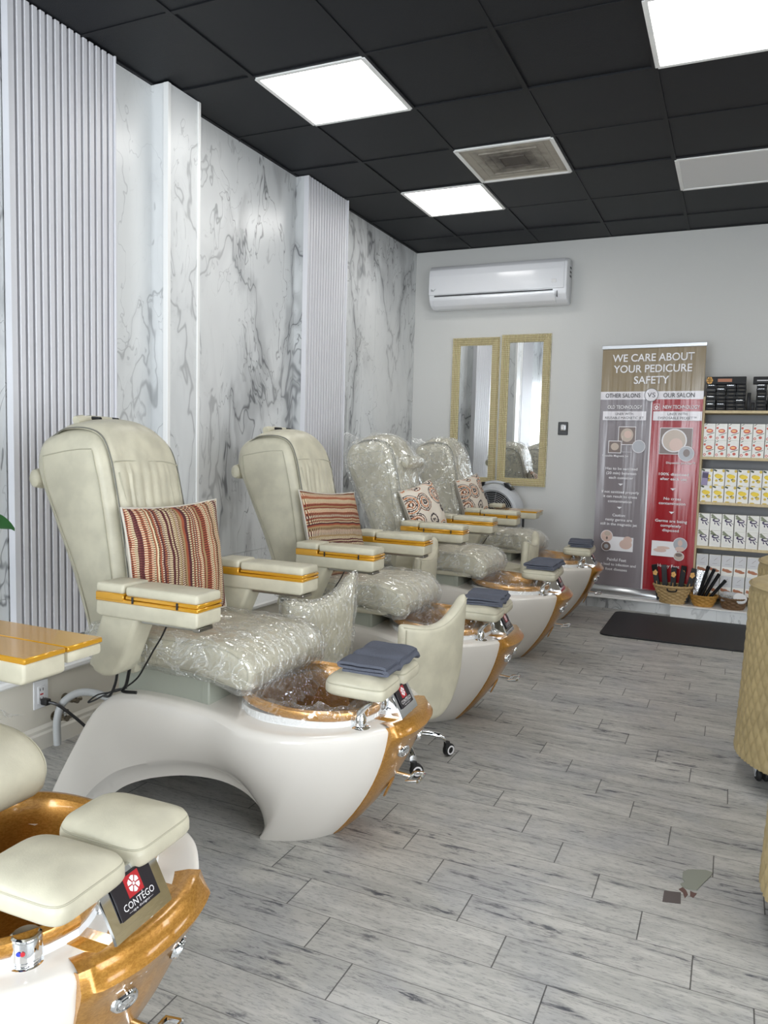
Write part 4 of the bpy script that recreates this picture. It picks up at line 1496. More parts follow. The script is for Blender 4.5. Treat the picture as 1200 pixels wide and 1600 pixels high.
def stool(label, loc, rz, dz=0.0, wrap=False, hi=0.04, full=True, star=-48, LR=1.0):
    t = thing('pedicure_stool', label, 'stool', (loc[0], loc[1], 0), rz, 'low pedicure stools with rounded backs')
    z0 = lambda u: .215 + dz + .20 * max(0, u) ** 2.2 + .05 * max(0, -u) ** 2
    z1 = lambda u: .61 + dz + hi * u + .035 * u * u - .01 * math.cos(u * 3)
    RR, AA, OF = .42, R(23), -.21
    sh = shell_bm(RR, AA, z0, z1, .055)
    bmesh.ops.translate(sh, verts=sh.verts, vec=(OF, 0, 0))
    b = finish('backrest', sh, 'leather', t, 60)
    rr = lambda u: RR + .05 * (z1(u) - .27) + .021
    sb = NB(); tube(sb, [(rr(u) * math.cos(u * AA) + OF, rr(u) * math.sin(u * AA), z1(u) - .012) for u in [-.93 + 1.86 * k / 24 for k in range(25)]], .002, 5)
    finish('seam', sb, 'seam', b)
    sb = NB(); tube(sb, [((RR + .05 * (z - .27) + .0265) * math.cos(-.88 * AA) + OF, (RR + .05 * (z - .27) + .0265) * math.sin(-.88 * AA), z) for z in [z0(-.9) + .02 + (z1(-.9) - z0(-.9) - .04) * k / 12 for k in range(13)]], .0018, 5)
    finish('seam', sb, 'seam', b)
    if wrap:
        wb = shell_bm(RR, AA * 1.06, z0, z1, .055, 48, .010, .011, 3)
        bmesh.ops.translate(wb, verts=wb.verts, vec=(OF, 0, 0))
        finish('plastic_cover', wb, 'plastic', b, 80)
    sm = NB(); lathe(sm, [(.001, .36 + dz), (.15, .36 + dz), (.17, .375 + dz), (.172, .405 + dz), (.15, .43 + dz), (.001, .44 + dz)], 32, caps=False)
    finish('seat', sm, 'leather', t)
    cm = NB(); cyl(cm, (0, 0, .09), (0, 0, .24), .028, 18); cyl(cm, (0, 0, .22), (0, 0, .365 + dz), .016, 14)
    prism(cm, [(-.01, .345 + dz), (.17, .345 + dz), (.195, .39 + dz), (.185, .40 + dz), (.165, .357 + dz), (-.01, .357 + dz)], 1, -.02, .02)
    finish('column', cm, 'chrome', t)
    for k in range(5):
        a = R(72 * k) + R(star) - rz
        d = Vector((math.cos(a), math.sin(a), 0)); sdv = Vector((-d.y, d.x, 0))
        lm = NB()
        rings = []
        for (q, z, w, h) in ((.02, .105, .022, .016), (.07, .105, .020, .014), (.13, .098, .017, .012), (.17, .088, .016, .012), (.19, .072, .015, .012), (.193, .058, .013, .006)):
            rings.append([d * (q * LR) + sdv * (w * math.cos(b_)) + Vector((0, 0, z + h * math.sin(b_))) for b_ in [2 * PI * j / 12 for j in range(12)]])
        V, f = grid(lm, rings, closev=True); cap(lm, V[0]); cap(lm, V[-1])
        bmesh.ops.recalc_face_normals(lm, faces=lm.faces)
        lg = finish('leg', lm, 'chrome', t)
        wm = NB(); cp = d * (.197 * LR)
        th_ = R(-48 + 24 * (k % 3)) - rz
        ax = Vector((math.cos(th_), math.sin(th_), 0))
        off = Vector((-ax.y, ax.x, 0)) * .012
        cpp = cp + off
        cyl(wm, cpp - ax * .012 + Vector((0, 0, .027)), cpp + ax * .012 + Vector((0, 0, .027)), .026, 22, 0, .004)
        for sg in (-1, 1):
            lathe(wm, [(.019, 0), (.019, .002), (.013, .002), (.013, 0)], 20, mi=1, M=rot_to(ax * sg, cpp + ax * sg * .0122 + Vector((0, 0, .027))), caps=False)
        cyl(wm, cp + Vector((0, 0, .035)), cp + Vector((0, 0, .062)), .013, 12)
        finish('caster', wm, ['rubber', 'ink_white'], lg)
    return t
stool('low cream stool with a bare rounded back, in front of the second towel', (1.605, 2.82), R(-24), 0, False, .04, True, -46, 1.1)
stool('low cream stool with its rounded back wrapped in clear plastic', (1.14, 2.76), R(-25), 0.05, True, .04, True, 36, .95)
stool('low cream stool seen edge-on between the two plastic-wrapped chairs', (1.37, 5.16), R(2), 0.03, False, .02, True, 0, .9)
stool('low cream stool mostly hidden behind the second full chair', (1.06, 3.98), R(5), 0.06)

# ================================================================== TAN QUILTED TUB CHAIRS (right edge)
def barrel(label, loc, rz):
    t = thing('tub_chair', label, 'chair', (loc[0], loc[1], 0), rz, 'tan quilted tub chairs')
    def rad(z): return .332 + .018 * max(0, (.60 - z) / .50) ** 1.3
    bm = NB()
    A = R(140); na, nzv = 340, 96
    rows = []
    for i in range(na + 1):
        a = -A + 2 * A * i / na
        row = []
        for k in range(nzv + 1):
            z = .10 + .665 * k / nzv
            p, q = a * .33 / .0215, z / .040
            f1 = abs(math.sin(PI * (p + q) / 2)); f2 = abs(math.sin(PI * (p - q) / 2))
            dsp = .012 * (min(f1, f2) * 0.9 + 0.1) ** .5 if k < nzv - 2 else .006
            r = rad(z) - .008 + dsp
            row.append(Vector((r * math.cos(a), r * math.sin(a), z)))
        rows.append(row)
    grid(bm, rows, flip=True)
    # rolled rim, inner wall and closing edges
    inner = []
    for i in range(na + 1):
        a = -A + 2 * A * i / na
        row = []
        for (dr, z) in ((-.002, .765), (-.006, .776), (-.02, .782), (-.05, .782), (-.066, .774), (-.072, .755), (-.078, .6), (-.08, .42), (-.08, .1)):
            r = .332 + dr
            row.append(Vector((r * math.cos(a), r * math.sin(a), z)))
        inner.append(row)
    V, f = grid(bm, inner, flip=True)
    for i in (0, na):
        a = -A + 2 * A * i / na
        e1 = [rows[i][k] for k in range(0, nzv + 1, 7)]
        e2 = [Vector((.254 * math.cos(a), .254 * math.sin(a), p.z)) for p in e1]
        grid(bm, [e1, e2], flip=(i != 0))
    bmesh.ops.recalc_face_normals(bm, faces=bm.faces)
    finish('quilted_shell', bm, 'quilt', t, 50)
    pm = NB(); tube(pm, [(.3325 * math.cos(-A + 2 * A * i / 60), .3325 * math.sin(-A + 2 * A * i / 60), .768) for i in range(61)], .004, 6)
    finish('piping', pm, 'quilt', t)
    sm = NB(); lathe(sm, [(.001, .30), (.225, .30), (.232, .33), (.232, .42), (.21, .45), (.001, .455)], 36, caps=False)
    finish('seat', sm, 'quilt', t)
    um = NB(); lathe(um, [(.001, .10), (.325, .10), (.325, .115), (.001, .115)], 36, caps=False)
    finish('base_plate', um, 'black', t)
    for k in range(4):
        a = R(45 + 90 * k)
        c = Vector((.255 * math.cos(a), .255 * math.sin(a), 0))
        w = NB()
        ax = (Matrix.Rotation(R(20) - rz, 4, 'Z') @ Vector((1, 0, 0)))
        for s in (-1, 1):
            cyl(w, c + ax * (s * .006) + Vector((0, 0, .026)), c + ax * (s * .022) + Vector((0, 0, .026)), .026, 20, 0, .005)
        fwd = Vector((-ax.y, ax.x, 0))
        for s in (-1, 1):
            cc = c + ax * s * .027
            prism(w, [(-.003, .02), (.003, .02), (.003, .07), (-.003, .07)], 1, -.008, .008, 0, 1, 1, Matrix.Translation(cc) @ Matrix(((ax.x, fwd.x, 0, 0), (ax.y, fwd.y, 0, 0), (0, 0, 1, 0), (0, 0, 0, 1))))
        cyl(w, c + Vector((0, 0, .066)), c + Vector((0, 0, .10)), .03, 14, 1)
        finish('caster', w, ['rubber', 'chrome'], t)
    return t
barrel('tan diamond-quilted tub chair with a black caster showing, at mid right edge', (3.224, 3.34), R(150))
barrel('tan diamond-quilted tub chair whose rim peeks out behind another, near the shelves', (3.275, 4.08), R(150))
barrel('tan diamond-quilted tub chair sliver at the lower right edge', (3.29, 2.28), R(150))

# ================================================================== BACK WALL THINGS
def face_xz(x0, x1, z0, z1, y):      # helper: quad facing -y
    return [(x0, y, z0), (x1, y, z0), (x1, y, z1), (x0, y, z1)]
def quad(bm, pts, mi=0):
    f = bm.faces.new([bm.verts.new(p) for p in pts]); f.material_index = mi
    return f
# air conditioner
t = thing('air_conditioner', 'long white wall-mounted air conditioner above the two mirrors', 'air conditioner', (.83, BY, 2.50))
def ac_prof(shr=0):
    return [(0, .02), (0, .385), (-.10, .385), (-.17, .372), (-.205, .34), (-.215, .28), (-.215, .14), (-.205, .075), (-.17, .03), (-.11, .008), (-.04, .004)]
bm = NB(); prism(bm, ac_prof(), 0, -.615, .615, .012, 2)
finish('body', bm, 'whiteplastic', t)
bm = NB(); prism(bm, [(-.175, .375), (-.212, .335), (-.2235, .28), (-.2235, .125), (-.2185, .118), (-.212, .118), (-.205, .28), (-.17, .36)], 0, -.612, .592, .004, 2)
finish('front_panel', bm, 'whiteplastic', t)
bm = NB(); box(bm, (-.56, -.219, .104), (.50, -.19, .113)); finish('air_slot', bm, 'darkslot', t)
bm = NB(); prism(bm, [(-.2195, .10), (-.2155, .07), (-.178, .026), (-.13, .006), (-.13, .012), (-.17, .034), (-.207, .075), (-.212, .10)], 0, -.575, .52, .002, 1)
finish('louver', bm, 'whiteplastic', t)
bm = NB(); box(bm, (.535, -.2185, .05), (.538, -.19, .10)); finish('panel_gap', bm, 'darkslot', t)
bm = NB(); box(bm, (.49, -.2262, .165), (.53, -.222, .195), .002, 1); finish('display', bm, 'panelwhite', t)
bm = NB(); prism(bm, [(-.59, .15), (-.565, .15), (-.545, .172), (-.552, .172), (-.568, .156), (-.585, .172), (-.592, .172)], 1, -.2255, -.222); finish('emblem', bm, 'alu', t)
bm = NB()
for k in range(3): box(bm, (.6155, -.10, .23 + k * .035), (.618, -.05, .245 + k * .035), .001, 1)
finish('side_vents', bm, 'darkslot', t)

# mirrors
def embossed(name):
    tt = NT(name)
    v = tt.coord('Object'); sx = tt.n('ShaderNodeSeparateXYZ'); tt.l(v, sx.inputs[0])
    a = tt.math('SINE', tt.math('MULTIPLY', sx.outputs[0], 2 * PI / .0135)); b = tt.math('SINE', tt.math('MULTIPLY', sx.outputs[2], 2 * PI / .017))
    h = tt.math('MULTIPLY_ADD', b, 0.6, a)
    c = tt.mix(tt.step(h, -1.2, 1.2), rgb(206, 184, 124), rgb(248, 238, 200))
    tt.set(c, 0.35, 0.3)
    tt.bump(h, 0.9, 0.004)
    return tt.m
MT['frame'] = embossed('embossed_gold_frame_a')
def mirror_thing(label, x0, x1, z0, z1, fw=.072):
    cx_, cz_ = (x0 + x1) / 2, (z0 + z1) / 2
    t = thing('wall_mirror', label, 'mirror', (cx_, BY, z0))
    w, h = (x1 - x0) / 2, (z1 - z0)
    pr = [(0, 0), (.004, .030), (.018, .034), (.03, .028), (.05, .022), (fw - .006, .014), (fw, .004)]
    P = [(-w, 0), (w, 0), (w, h), (-w, h)]; D = [(1, 1), (-1, 1), (-1, -1), (1, -1)]
    bm = NB()
    V = [[bm.verts.new((px + dx * q, -d_ - .002, pz + dz * q)) for (q, d_) in pr] for (px, pz), (dx, dz) in zip(P, D)]
    for i in range(4):
        for k in range(len(pr) - 1):
            bm.faces.new((V[i][k], V[(i + 1) % 4][k], V[(i + 1) % 4][k + 1], V[i][k + 1]))
    bmesh.ops.recalc_face_normals(bm, faces=bm.faces)
    for f in bm.faces:
        if f.normal.y > 0: f.normal_flip()
    finish('frame', bm, 'frame', t, 20)
    bm = NB(); quad(bm, face_xz(-w + fw - .004, w - fw + .004, fw - .004, h - fw + .004, -.007)); finish('glass', bm, 'mirror', t)
    bm = NB(); box(bm, (-w + .01, -.004, .01), (w - .01, 0, h - .01)); finish('backing', bm, 'black', t)
mirror_thing('left gold-framed wall mirror, partly behind the farthest wrapped chair', .392, .833, .93, 2.262)
mirror_thing('right gold-framed wall mirror with its lower frame above the fan', .853, 1.296, .936, 2.278)

# thermostat / camera plate
t = thing('wall_dial', 'small black wall plate with a round grey dial beside the mirrors', 'wall control', (1.428, BY, 1.40))
bm = NB(); box(bm, (-.042, -.012, 0), (.042, 0, .112), .004, 1); finish('plate', bm, 'black', t)
bm = NB(); box(bm, (-.018, -.035, .034), (.03, -.012, .09), .008, 2); finish('housing', bm, 'alu', t)
bm = NB(); cyl(bm, (.004, -.034, .062), (.004, -.042, .062), .017, 20, 0, .002); finish('dial', bm, 'panelwhite', t)

# floor fan behind the farthest chair
t = thing('floor_fan', 'round grey drum fan with black handle grips below the mirrors', 'fan', (.905, 6.56, 0.094))
FZ = .615
bm = NB()
M = Matrix.Translation((0, 0, FZ)) @ Matrix.Rotation(R(90), 4, 'X') @ Matrix.Translation((0, 0, -.09))
lathe(bm, [(.185, .17), (.20, .185), (.225, .18), (.245, .15), (.252, .08), (.245, .0), (.23, .0), (.228, .1), (.20, .165), (.185, .165)], 48, M=M, caps=False)
finish('drum', bm, 'fangrey', t)
bm = NB()
for k in range(11):
    r = .03 + k * .0155
    lathe(bm, [(r - .002, .168), (r, .172), (r + .002, .168), (r, .164), (r - .002, .168)], 40, M=M, caps=False)
for k in range(12):
    a = 2 * PI * k / 12
    tube(bm, [M @ Vector((.02 * math.cos(a), .02 * math.sin(a), .165)), M @ Vector((.195 * math.cos(a + .35), .195 * math.sin(a + .35), .165))], .0016, 5)
lathe(bm, [(.001, .175), (.03, .175), (.034, .165), (.001, .165)], 20, M=M, caps=False)
finish('grille', bm, 'fangrey', t)
bm = NB(); lathe(bm, [(.225, .05), (.001, .05)], 36, M=M, caps=False)
for k in range(5):
    a = 2 * PI * k / 5
    pts = [M @ (Matrix.Rotation(a, 4, 'Z') @ Vector(p)) for p in ((.03, -.02, .09), (.17, -.07, .12), (.18, .05, .09), (.03, .03, .11))]
    quad(bm, pts)
finish('blades', bm, 'darkslot', t)
bm = NB()
hh = []
for k in range(13):
    a = R(58 + 64 * k / 12)
    hh.append(M @ Vector((.266 * math.cos(a), .266 * math.sin(a), .09)))
tube(bm, hh, .013, 10); finish('handle', bm, 'fangrey', t)
for sgn in (-1, 1):
    bm = NB()
    prism(bm, [(sgn * .10, .225), (sgn * .155, .195), (sgn * .165, .21), (sgn * .11, .262), (sgn * .085, .262)], 1, -.05, .05, .004, 1, 0, Matrix.Translation((0, 0.0, FZ)))
    finish('handle_grip', bm, 'black', t)
bm = NB()
for s in (-1, 1):
    tube(bm, [(s * .262, 0, FZ), (s * .262, 0, .02), (s * .262, -.05, .012), (s * .262, -.16, .012)], .010, 8)
    tube(bm, [(s * .262, 0, .012), (s * .262, .12, .012)], .010, 8)
tube(bm, [(-.262, .0, .30), (.262, .0, .30)], .009, 8)
tube(bm, [(-.262, -.12, .012), (.262, -.12, .012)], .010, 8)
finish('stand', bm, 'black', t)

# ------------------------------------------------------------------ roll-up banner
MT['taupe'] = simple('taupe_print', (142, 126, 98), 0.22, 0, 0.45, 0.12)
MT['mauve'] = simple('grey_print', (134, 127, 131), 0.22, 0, 0.45, 0.12)
MT['crimson'] = simple('crimson_print', (160, 34, 42), 0.22, 0, 0.45, 0.12)
MT['bwhite'] = simple('white_print', (226, 222, 226), 0.24, 0, 0.45, 0.12)
MT['photo_a'] = simple('photo_beige', (192, 176, 162), 0.3)
MT['photo_b'] = simple('photo_brown', (120, 104, 98), 0.3)
MT['photo_c'] = simple('photo_skin', (214, 186, 174), 0.3)
MT['photo_d'] = simple('photo_grey', (172, 174, 180), 0.3)
for _m in ('taupe', 'mauve', 'crimson', 'bwhite'):
    nt = MT[_m].node_tree; b = nt.nodes['Principled BSDF']
    tc = nt.nodes.new('ShaderNodeTexCoord'); mp = nt.nodes.new('ShaderNodeMapping'); mp.inputs['Scale'].default_value = (9, 1, .55)
    no = nt.nodes.new('ShaderNodeTexNoise'); no.inputs['Scale'].default_value = 1.6; no.inputs['Detail'].default_value = 2
    bu = nt.nodes.new('ShaderNodeBump'); bu.inputs['Strength'].default_value = .24; bu.inputs['Distance'].default_value = .03
    nt.links.new(tc.outputs['Object'], mp.inputs[0]); nt.links.new(mp.outputs[0], no.inputs['Vector'])
    nt.links.new(no.outputs[0], bu.inputs['Height']); nt.links.new(bu.outputs[0], b.inputs['Normal'])
ban = thing('rollup_banner', 'tall taupe, grey and red roll-up banner about pedicure safety', 'banner', (2.166, 6.51, .094), R(-5.4))
BH = .3945
def bz(p): return 2.098 - (p - 546) * .005302 - .094
def bwave(x, z):
    k = max(0, min(1, (1.75 - z) / 1.6))
    return .006 * math.sin(x * 17 + z * .8) * k + .004 * math.sin(x * 31 - z * 1.7) * k
bm = NB()
def zone(x0, x1, z0, z1, mi, nx=14, nzz=20):
    pts = [[Vector((x0 + (x1 - x0) * i / nx, bwave(x0 + (x1 - x0) * i / nx, z0 + (z1 - z0) * j / nzz), z0 + (z1 - z0) * j / nzz)) for j in range(nzz + 1)] for i in range(nx + 1)]
    grid(bm, pts, mi=mi)
SPL = .012
zone(-BH, BH, bz(611), bz(546), 0, 24, 8)
zone(-BH, BH, bz(623), bz(611), 1, 24, 2)
zone(-BH, SPL - .006, .06, bz(623), 2, 16, 30)
zone(SPL - .006, SPL + .006, .06, bz(623), 1, 2, 30)
zone(SPL + .006, BH, .06, bz(623), 3, 16, 30)
bmesh.ops.remove_doubles(bm, verts=bm.verts, dist=.0005)
for f in bm.faces:
    if f.normal.y > 0: f.normal_flip()
r_ = bmesh.ops.solidify(bm, geom=list(bm.faces), thickness=-.0008) if False else None
finish('printed_panel', bm, ['taupe', 'bwhite', 'mauve', 'crimson'], ban, 80)
bm = NB(); box(bm, (-BH - .006, -.012, bz(546) - .004), (BH + .006, .012, bz(541)), .003, 1); finish('top_rail', bm, 'alu', ban)
bm = NB(); prism(bm, [(-.055, 0), (.04, 0), (.04, .035), (.02, .066), (-.025, .066), (-.05, .035)], 0, -BH - .012, BH - .06, .004, 1); finish('base', bm, 'alu', ban)
bm = NB(); cyl(bm, (0, .018, .05), (0, .016, bz(548)), .007, 10); finish('support_pole', bm, 'alu', ban)
def TM(x, z, d=.011): return Matrix.Translation((x, -d, z)) @ Matrix.Rotation(R(90), 4, 'X')
for s_, p, w in (('WE CARE ABOUT', 560.5, .625), ('YOUR PEDICURE', 577, .60), ('SAFETY', 594, .27)):
    bm = NB(); text_bm(bm, s_, w, .058, TM(-.0, bz(p), .005), 0, 0, 4, .012); finish('headline_lettering', bm, 'ink_white', ban, smooth=False)
for s_, w, x in (('OTHER SALONS', .275, -.215), ('OUR SALON', .232, .215)):
    bm = NB(); text_bm(bm, s_, w, .034, TM(x, bz(617), .008), 0, 0, 3, .006); finish('band_lettering', bm, 'ink_black', ban, smooth=False)
bm = NB()
c = Vector((SPL - .005, -.006, bz(616.5)))
lathe(bm, [(.052, 0), (.052, .003), (.049, .0035), (.0, .0035)], 32, mi=0, M=rot_to((0, -1, 0), c), caps=False)
lathe(bm, [(.053, .0), (.053, .0045), (.050, .0045), (.050, .002)], 32, mi=1, M=rot_to((0, -1, 0), c), caps=False)
text_bm(bm, 'VS', .062, .037, TM(c.x, c.z, .0105), 1)
finish('versus_badge', bm, ['bwhite', 'ink_black'], ban, smooth=False)
XL, XR = -.195, .212
for nm, xc, mi_t, rows_ in (('left_column_lettering', XL, 'ink_white', [('OLD TECHNOLOGY', 634.5, .272, .027), ('Reusable Magnetic Jet', 709, .21, .016), ('Has to be sanitized', 728.5, .255, .021), ('(20 min) between', 735.5, .24, .021), ('each customer', 742.5, .195, .021),
        ('If not sanitized properly', 764.5, .30, .021), ('it can result to cross', 771.5, .27, .021), ('contamination', 779, .19, .021), ('Caution:', 800.5, .105, .021), ('nasty germs are', 807.5, .215, .021), ('still in the magnetic jet', 814.5, .295, .021),
        ('Painful Feet', 870, .155, .024), ('can lead to infection and', 877.5, .31, .021), ('foot diseases', 885, .175, .021)]),
        ('right_column_lettering', XR, 'ink_white', [('NEW TECHNOLOGY', 634.5, .272, .027), ('Disposable Jet-Liner\u2122', 717, .215, .016), ('100% disposed', 734, .225, .021), ('after each use', 741, .20, .021), ('No cross', 770.5, .13, .021), ('contamination', 777.5, .20, .021),
        ('Germs are being', 804, .24, .021), ('completely', 811, .155, .021), ('disposed', 818, .125, .021), ('Happy Feet', 872, .165, .024)])):
    for s_, p, w, h_ in rows_:
        bm = NB()
        xx = xc + (.026 if s_.startswith('NEW') else 0) - (.055 if s_.startswith('Reus') else 0) + (.045 if s_.startswith('Disposable J') else 0)
        text_bm(bm, s_, w, h_, TM(xx, bz(p)), 0, 0, 3, .014)
        finish('column_lettering', bm, mi_t, ban, smooth=False)
    for p in ((753, 789) if xc < 0 else (756.5, 791.5)):
        z = bz(p)
        bm = NB()
        quad(bm, [(xc - .020, -.011, z + .008), (xc + .020, -.011, z + .008), (xc + .001, -.011, z - .009), (xc - .001, -.011, z - .009)])
        finish('arrow_mark', bm, mi_t, ban, smooth=False)
def picture(nm, parts_, mats):
    bm = NB()
    for q in parts_:
        if q[0] == 'r':
            _, x0, x1, p0, p1, mi, d = q
            quad(bm, face_xz(x0, x1, bz(p1), bz(p0), -d), mi)
        elif q[0] == 'o':
            _, x, p, rx, rz_, mi, d = q
            ellipse_disc(bm, (x, -d, bz(p)), rx, rz_, 1, 26, mi)
            bm.faces.ensure_lookup_table()
            if bm.faces[-1].normal.y > 0: bm.faces[-1].normal_flip()
    return finish(nm, bm, mats, ban, smooth=False)
for xc, w_, l1, l2, w1, w2 in ((XL, .172, 'LINER WITH', 'REUSABLE MAGNETIC JET', .14, .305), (XR, .182, 'LINER WITH', 'DISPOSABLE PEDIJET\u2122', .145, .285)):
    bm = NB()
    quad(bm, face_xz(xc - w_, xc + w_, bz(654.5), bz(641), -.0105), 0)
    text_bm(bm, l1, w1, .020, TM(xc, bz(644.8), .0115), 1); text_bm(bm, l2, w2, .020, TM(xc, bz(650.8), .0115), 1)
    finish('caption_box', bm, ['bwhite', 'ink_black'], ban, smooth=False)
picture('printed_picture', [('r', -.235, -.095, 664, 692, 0, .0105), ('r', -.23, -.10, 665, 691, 2, .0108), ('o', -.165, 677, .05, .055, 1, .0111), ('o', -.158, 676, .03, .03, 3, .0114), ('r', -.31, -.205, 686, 705, 0, .0117), ('r', -.305, -.21, 687, 704, 2, .012), ('o', -.257, 695, .032, .03, 1, .0123),
        ('o', -.068, 694, .052, .052, 0, .0117), ('o', -.068, 694, .048, .048, 4, .012), ('r', -.20, -.198, 678, 703, 0, .0126), ('r', -.20, -.12, 702.6, 703, 0, .0126)], ['ink_white', 'photo_a', 'photo_b', 'photo_c', 'photo_d'])
picture('printed_picture', [('r', .09, .335, 665, 704.5, 0, .0105), ('r', .094, .331, 665.8, 703.7, 3, .0108), ('o', .20, 684, .095, .092, 0, .0111), ('o', .20, 684, .085, .084, 1, .0114), ('o', .215, 690, .05, .05, 2, .0117), ('o', .295, 703, .060, .060, 0, .0117), ('o', .295, 703, .056, .056, 4, .012), ('o', .297, 702, .025, .03, 3, .0123)],
        ['ink_white', 'photo_a', 'photo_c', 'photo_b', 'photo_d'])
picture('printed_picture', [('r', -.30, -.07, 834, 856, 0, .0105), ('o', -.13, 845, .05, .04, 1, .0108), ('o', -.115, 838, .035, .03, 1, .0111), ('o', -.285, 834, .05, .05, 0, .0111), ('o', -.285, 834, .046, .046, 1, .0114), ('o', -.28, 830, .025, .02, 2, .0117), ('o', -.283, 837, .008, .012, 3, .012), ('o', -.285, 850, .04, .04, 0, .0114), ('o', -.285, 850, .036, .036, 3, .0117), ('o', -.285, 850, .018, .018, 4, .012)],
        ['ink_white', 'photo_c', 'photo_a', 'photo_b', 'photo_d'])
picture('printed_picture', [('r', .075, .27, 835, 858, 0, .0105), ('o', .14, 849, .05, .016, 1, .0108), ('o', .165, 845, .05, .012, 1, .0111), ('o', .29, 838, .054, .054, 0, .0111), ('o', .29, 838, .05, .05, 4, .0114), ('o', .29, 836, .018, .024, 1, .0117), ('o', .29, 845, .035, .02, 1, .0117), ('o', .285, 856, .040, .036, 0, .0111), ('o', .285, 856, .036, .032, 2, .0114), ('o', .285, 854, .026, .014, 3, .0117)],
        ['ink_white', 'photo_c', 'photo_a', 'photo_b', 'photo_d'])
bm = NB()
quad(bm, face_xz(.030, .075, bz(639), bz(630), -.0105), 0); quad(bm, face_xz(.033, .072, bz(638.4), bz(630.6), -.0108), 1)
ellipse_disc(bm, (.0525, -.0112, bz(635)), .013, .015, 1, 16, 0); ellipse_disc(bm, (.0525, -.0115, bz(635)), .006, .007, 1, 12, 1)
finish('shell_emblem', bm, ['ink_white', 'crimson'], ban, smooth=False)

# ------------------------------------------------------------------ bookcase and goods
SX0, SX1, SY0, SY1 = 2.553, 3.55, 6.50, 6.785
shelf = thing('bookcase', 'pale pine bookcase of boxed foot-care products beside the tall banner', 'bookcase', ((SX0 + SX1) / 2, (SY0 + SY1) / 2, .094))
ox, oy, oz = (SX0 + SX1) / 2, (SY0 + SY1) / 2, .094
for x in (SX0, SX1 - .02):
    bm = NB(); box(bm, (x - ox, SY0 - oy, 0), (x + .02 - ox, SY1 - oy, 1.71 - oz), .002, 1); finish('side_panel', bm, 'pine', shelf)
SHZ = [.17, .548, .897, 1.247, 1.605]
for z in SHZ:
    bm = NB(); box(bm, (SX0 + .02 - ox, SY0 + .002 - oy, z - .022 - oz), (SX1 - .02 - ox, SY1 - oy, z - oz), .002, 1); finish('shelf', bm, 'pine', shelf)
bm = NB(); box(bm, (SX0 + .02 - ox, SY1 - .012 - oy, .02), (SX1 - .02 - ox, SY1 - oy, 1.70 - oz)); finish('back_panel', bm, 'shelfback', shelf)
MT['card'] = simple('white_card', (236, 234, 228), 0.35)
MT['p_red'] = simple('coral_print', (206, 92, 72), 0.4)
MT['p_gold'] = simple('gold_foil_print', (250, 196, 120), 0.3)
MT['p_yel'] = simple('yellow_print', (240, 208, 40), 0.4)
MT['p_olive'] = simple('lemon_slice_print', (214, 186, 72), 0.4)
MT['p_leaf'] = simple('dark_leaf_print', (58, 70, 40), 0.5)
MT['p_pur'] = simple('purple_print', (58, 40, 84), 0.4)
MT['p_sage'] = simple('sage_print', (132, 138, 112), 0.5)
MT['p_brown'] = simple('brown_sole_print', (178, 116, 84), 0.5)
MT['p_grey'] = simple('pale_grey_print', (208, 208, 210), 0.4)
MT['p_lav'] = simple('lavender_wrapper', (128, 110, 152), 0.3)
def product(kind, w, h, d):
    bm = NB(); box(bm, (-w / 2, -d / 2, 0), (w / 2, d / 2, h), .0015, 1, 0)
    y = -d / 2 - .0006
    def el(x, z, rx, rz_, mi, k=0): ellipse_disc(bm, (x * w, y - k * .0003, z * h), rx * w, rz_ * h, 1, 14, mi)
    def bar(x0, z0, x1, z1, t_, mi):
        a, b = Vector((x0 * w, 0, z0 * h)), Vector((x1 * w, 0, z1 * h)); n = Vector((-(b - a).z, 0, (b - a).x)).normalized() * t_
        quad(bm, [(p.x, y, p.z) for p in (a - n, b - n, b + n, a + n)], mi)
    if kind == 'coral':
        el(.02, .56, .30, .13, 1); el(.0, .57, .20, .05, 2, 1); el(-.36, .74, .10, .07, 1); el(.12, .2, .14, .085, 1); el(-.33, .13, .12, .08, 1); el(-.33, .13, .06, .04, 0, 1)
        bar(-.2, .3, .42, .46, .0022, 3); bar(-.42, .9, -.22, .98, .002, 3); bar(-.3, .86, .2, .87, .0008, 4)
        return bm, ['card', 'p_red', 'p_gold', 'p_leaf', 'p_grey']
    if kind == 'lemon':
        el(-.12, .6, .26, .12, 2); el(.02, .56, .33, .13, 1, 1); el(.22, .33, .17, .10, 2); el(-.2, .3, .12, .075, 2); el(.38, .9, .12, .09, 2); el(-.2, .03, .2, .04, 2); bar(.0, .36, .2, .42, .004, 3); bar(-.46, .95, -.2, .88, .006, 3); bar(-.2, .77, .25, .775, .0008, 4)
        return bm, ['card', 'p_yel', 'p_olive', 'p_leaf', 'p_grey']
    if kind == 'lavender':
        el(.02, .62, .32, .12, 1); el(.06, .63, .2, .045, 0, 1); bar(-.4, .95, .1, .66, .008, 2); bar(-.42, .8, -.1, .72, .005, 2); bar(-.1, .48, -.06, .36, .004, 1); bar(.1, .48, .3, .3, .004, 1); bar(.25, .5, .46, .42, .002, 1); bar(-.3, .2, .1, .2, .0008, 3); bar(-.3, .12, .3, .12, .0008, 3)
        return bm, ['card', 'p_pur', 'p_sage', 'p_grey']
    if kind == 'foot':
        quad(bm, face_xz(-w * .46, w * .46, h * .42, h * .97, y), 2); y -= .0003
        el(-.1, .25, .32, .07, 1); el(.15, .2, .28, .06, 1, 1); el(-.3, .30, .10, .05, 1, 2); bar(-.1, .7, .2, .85, .001, 3); bar(-.2, .55, .2, .56, .0008, 3)
        return bm, ['card', 'p_brown', 'p_grey', 'photo_b']
GOODS = {}
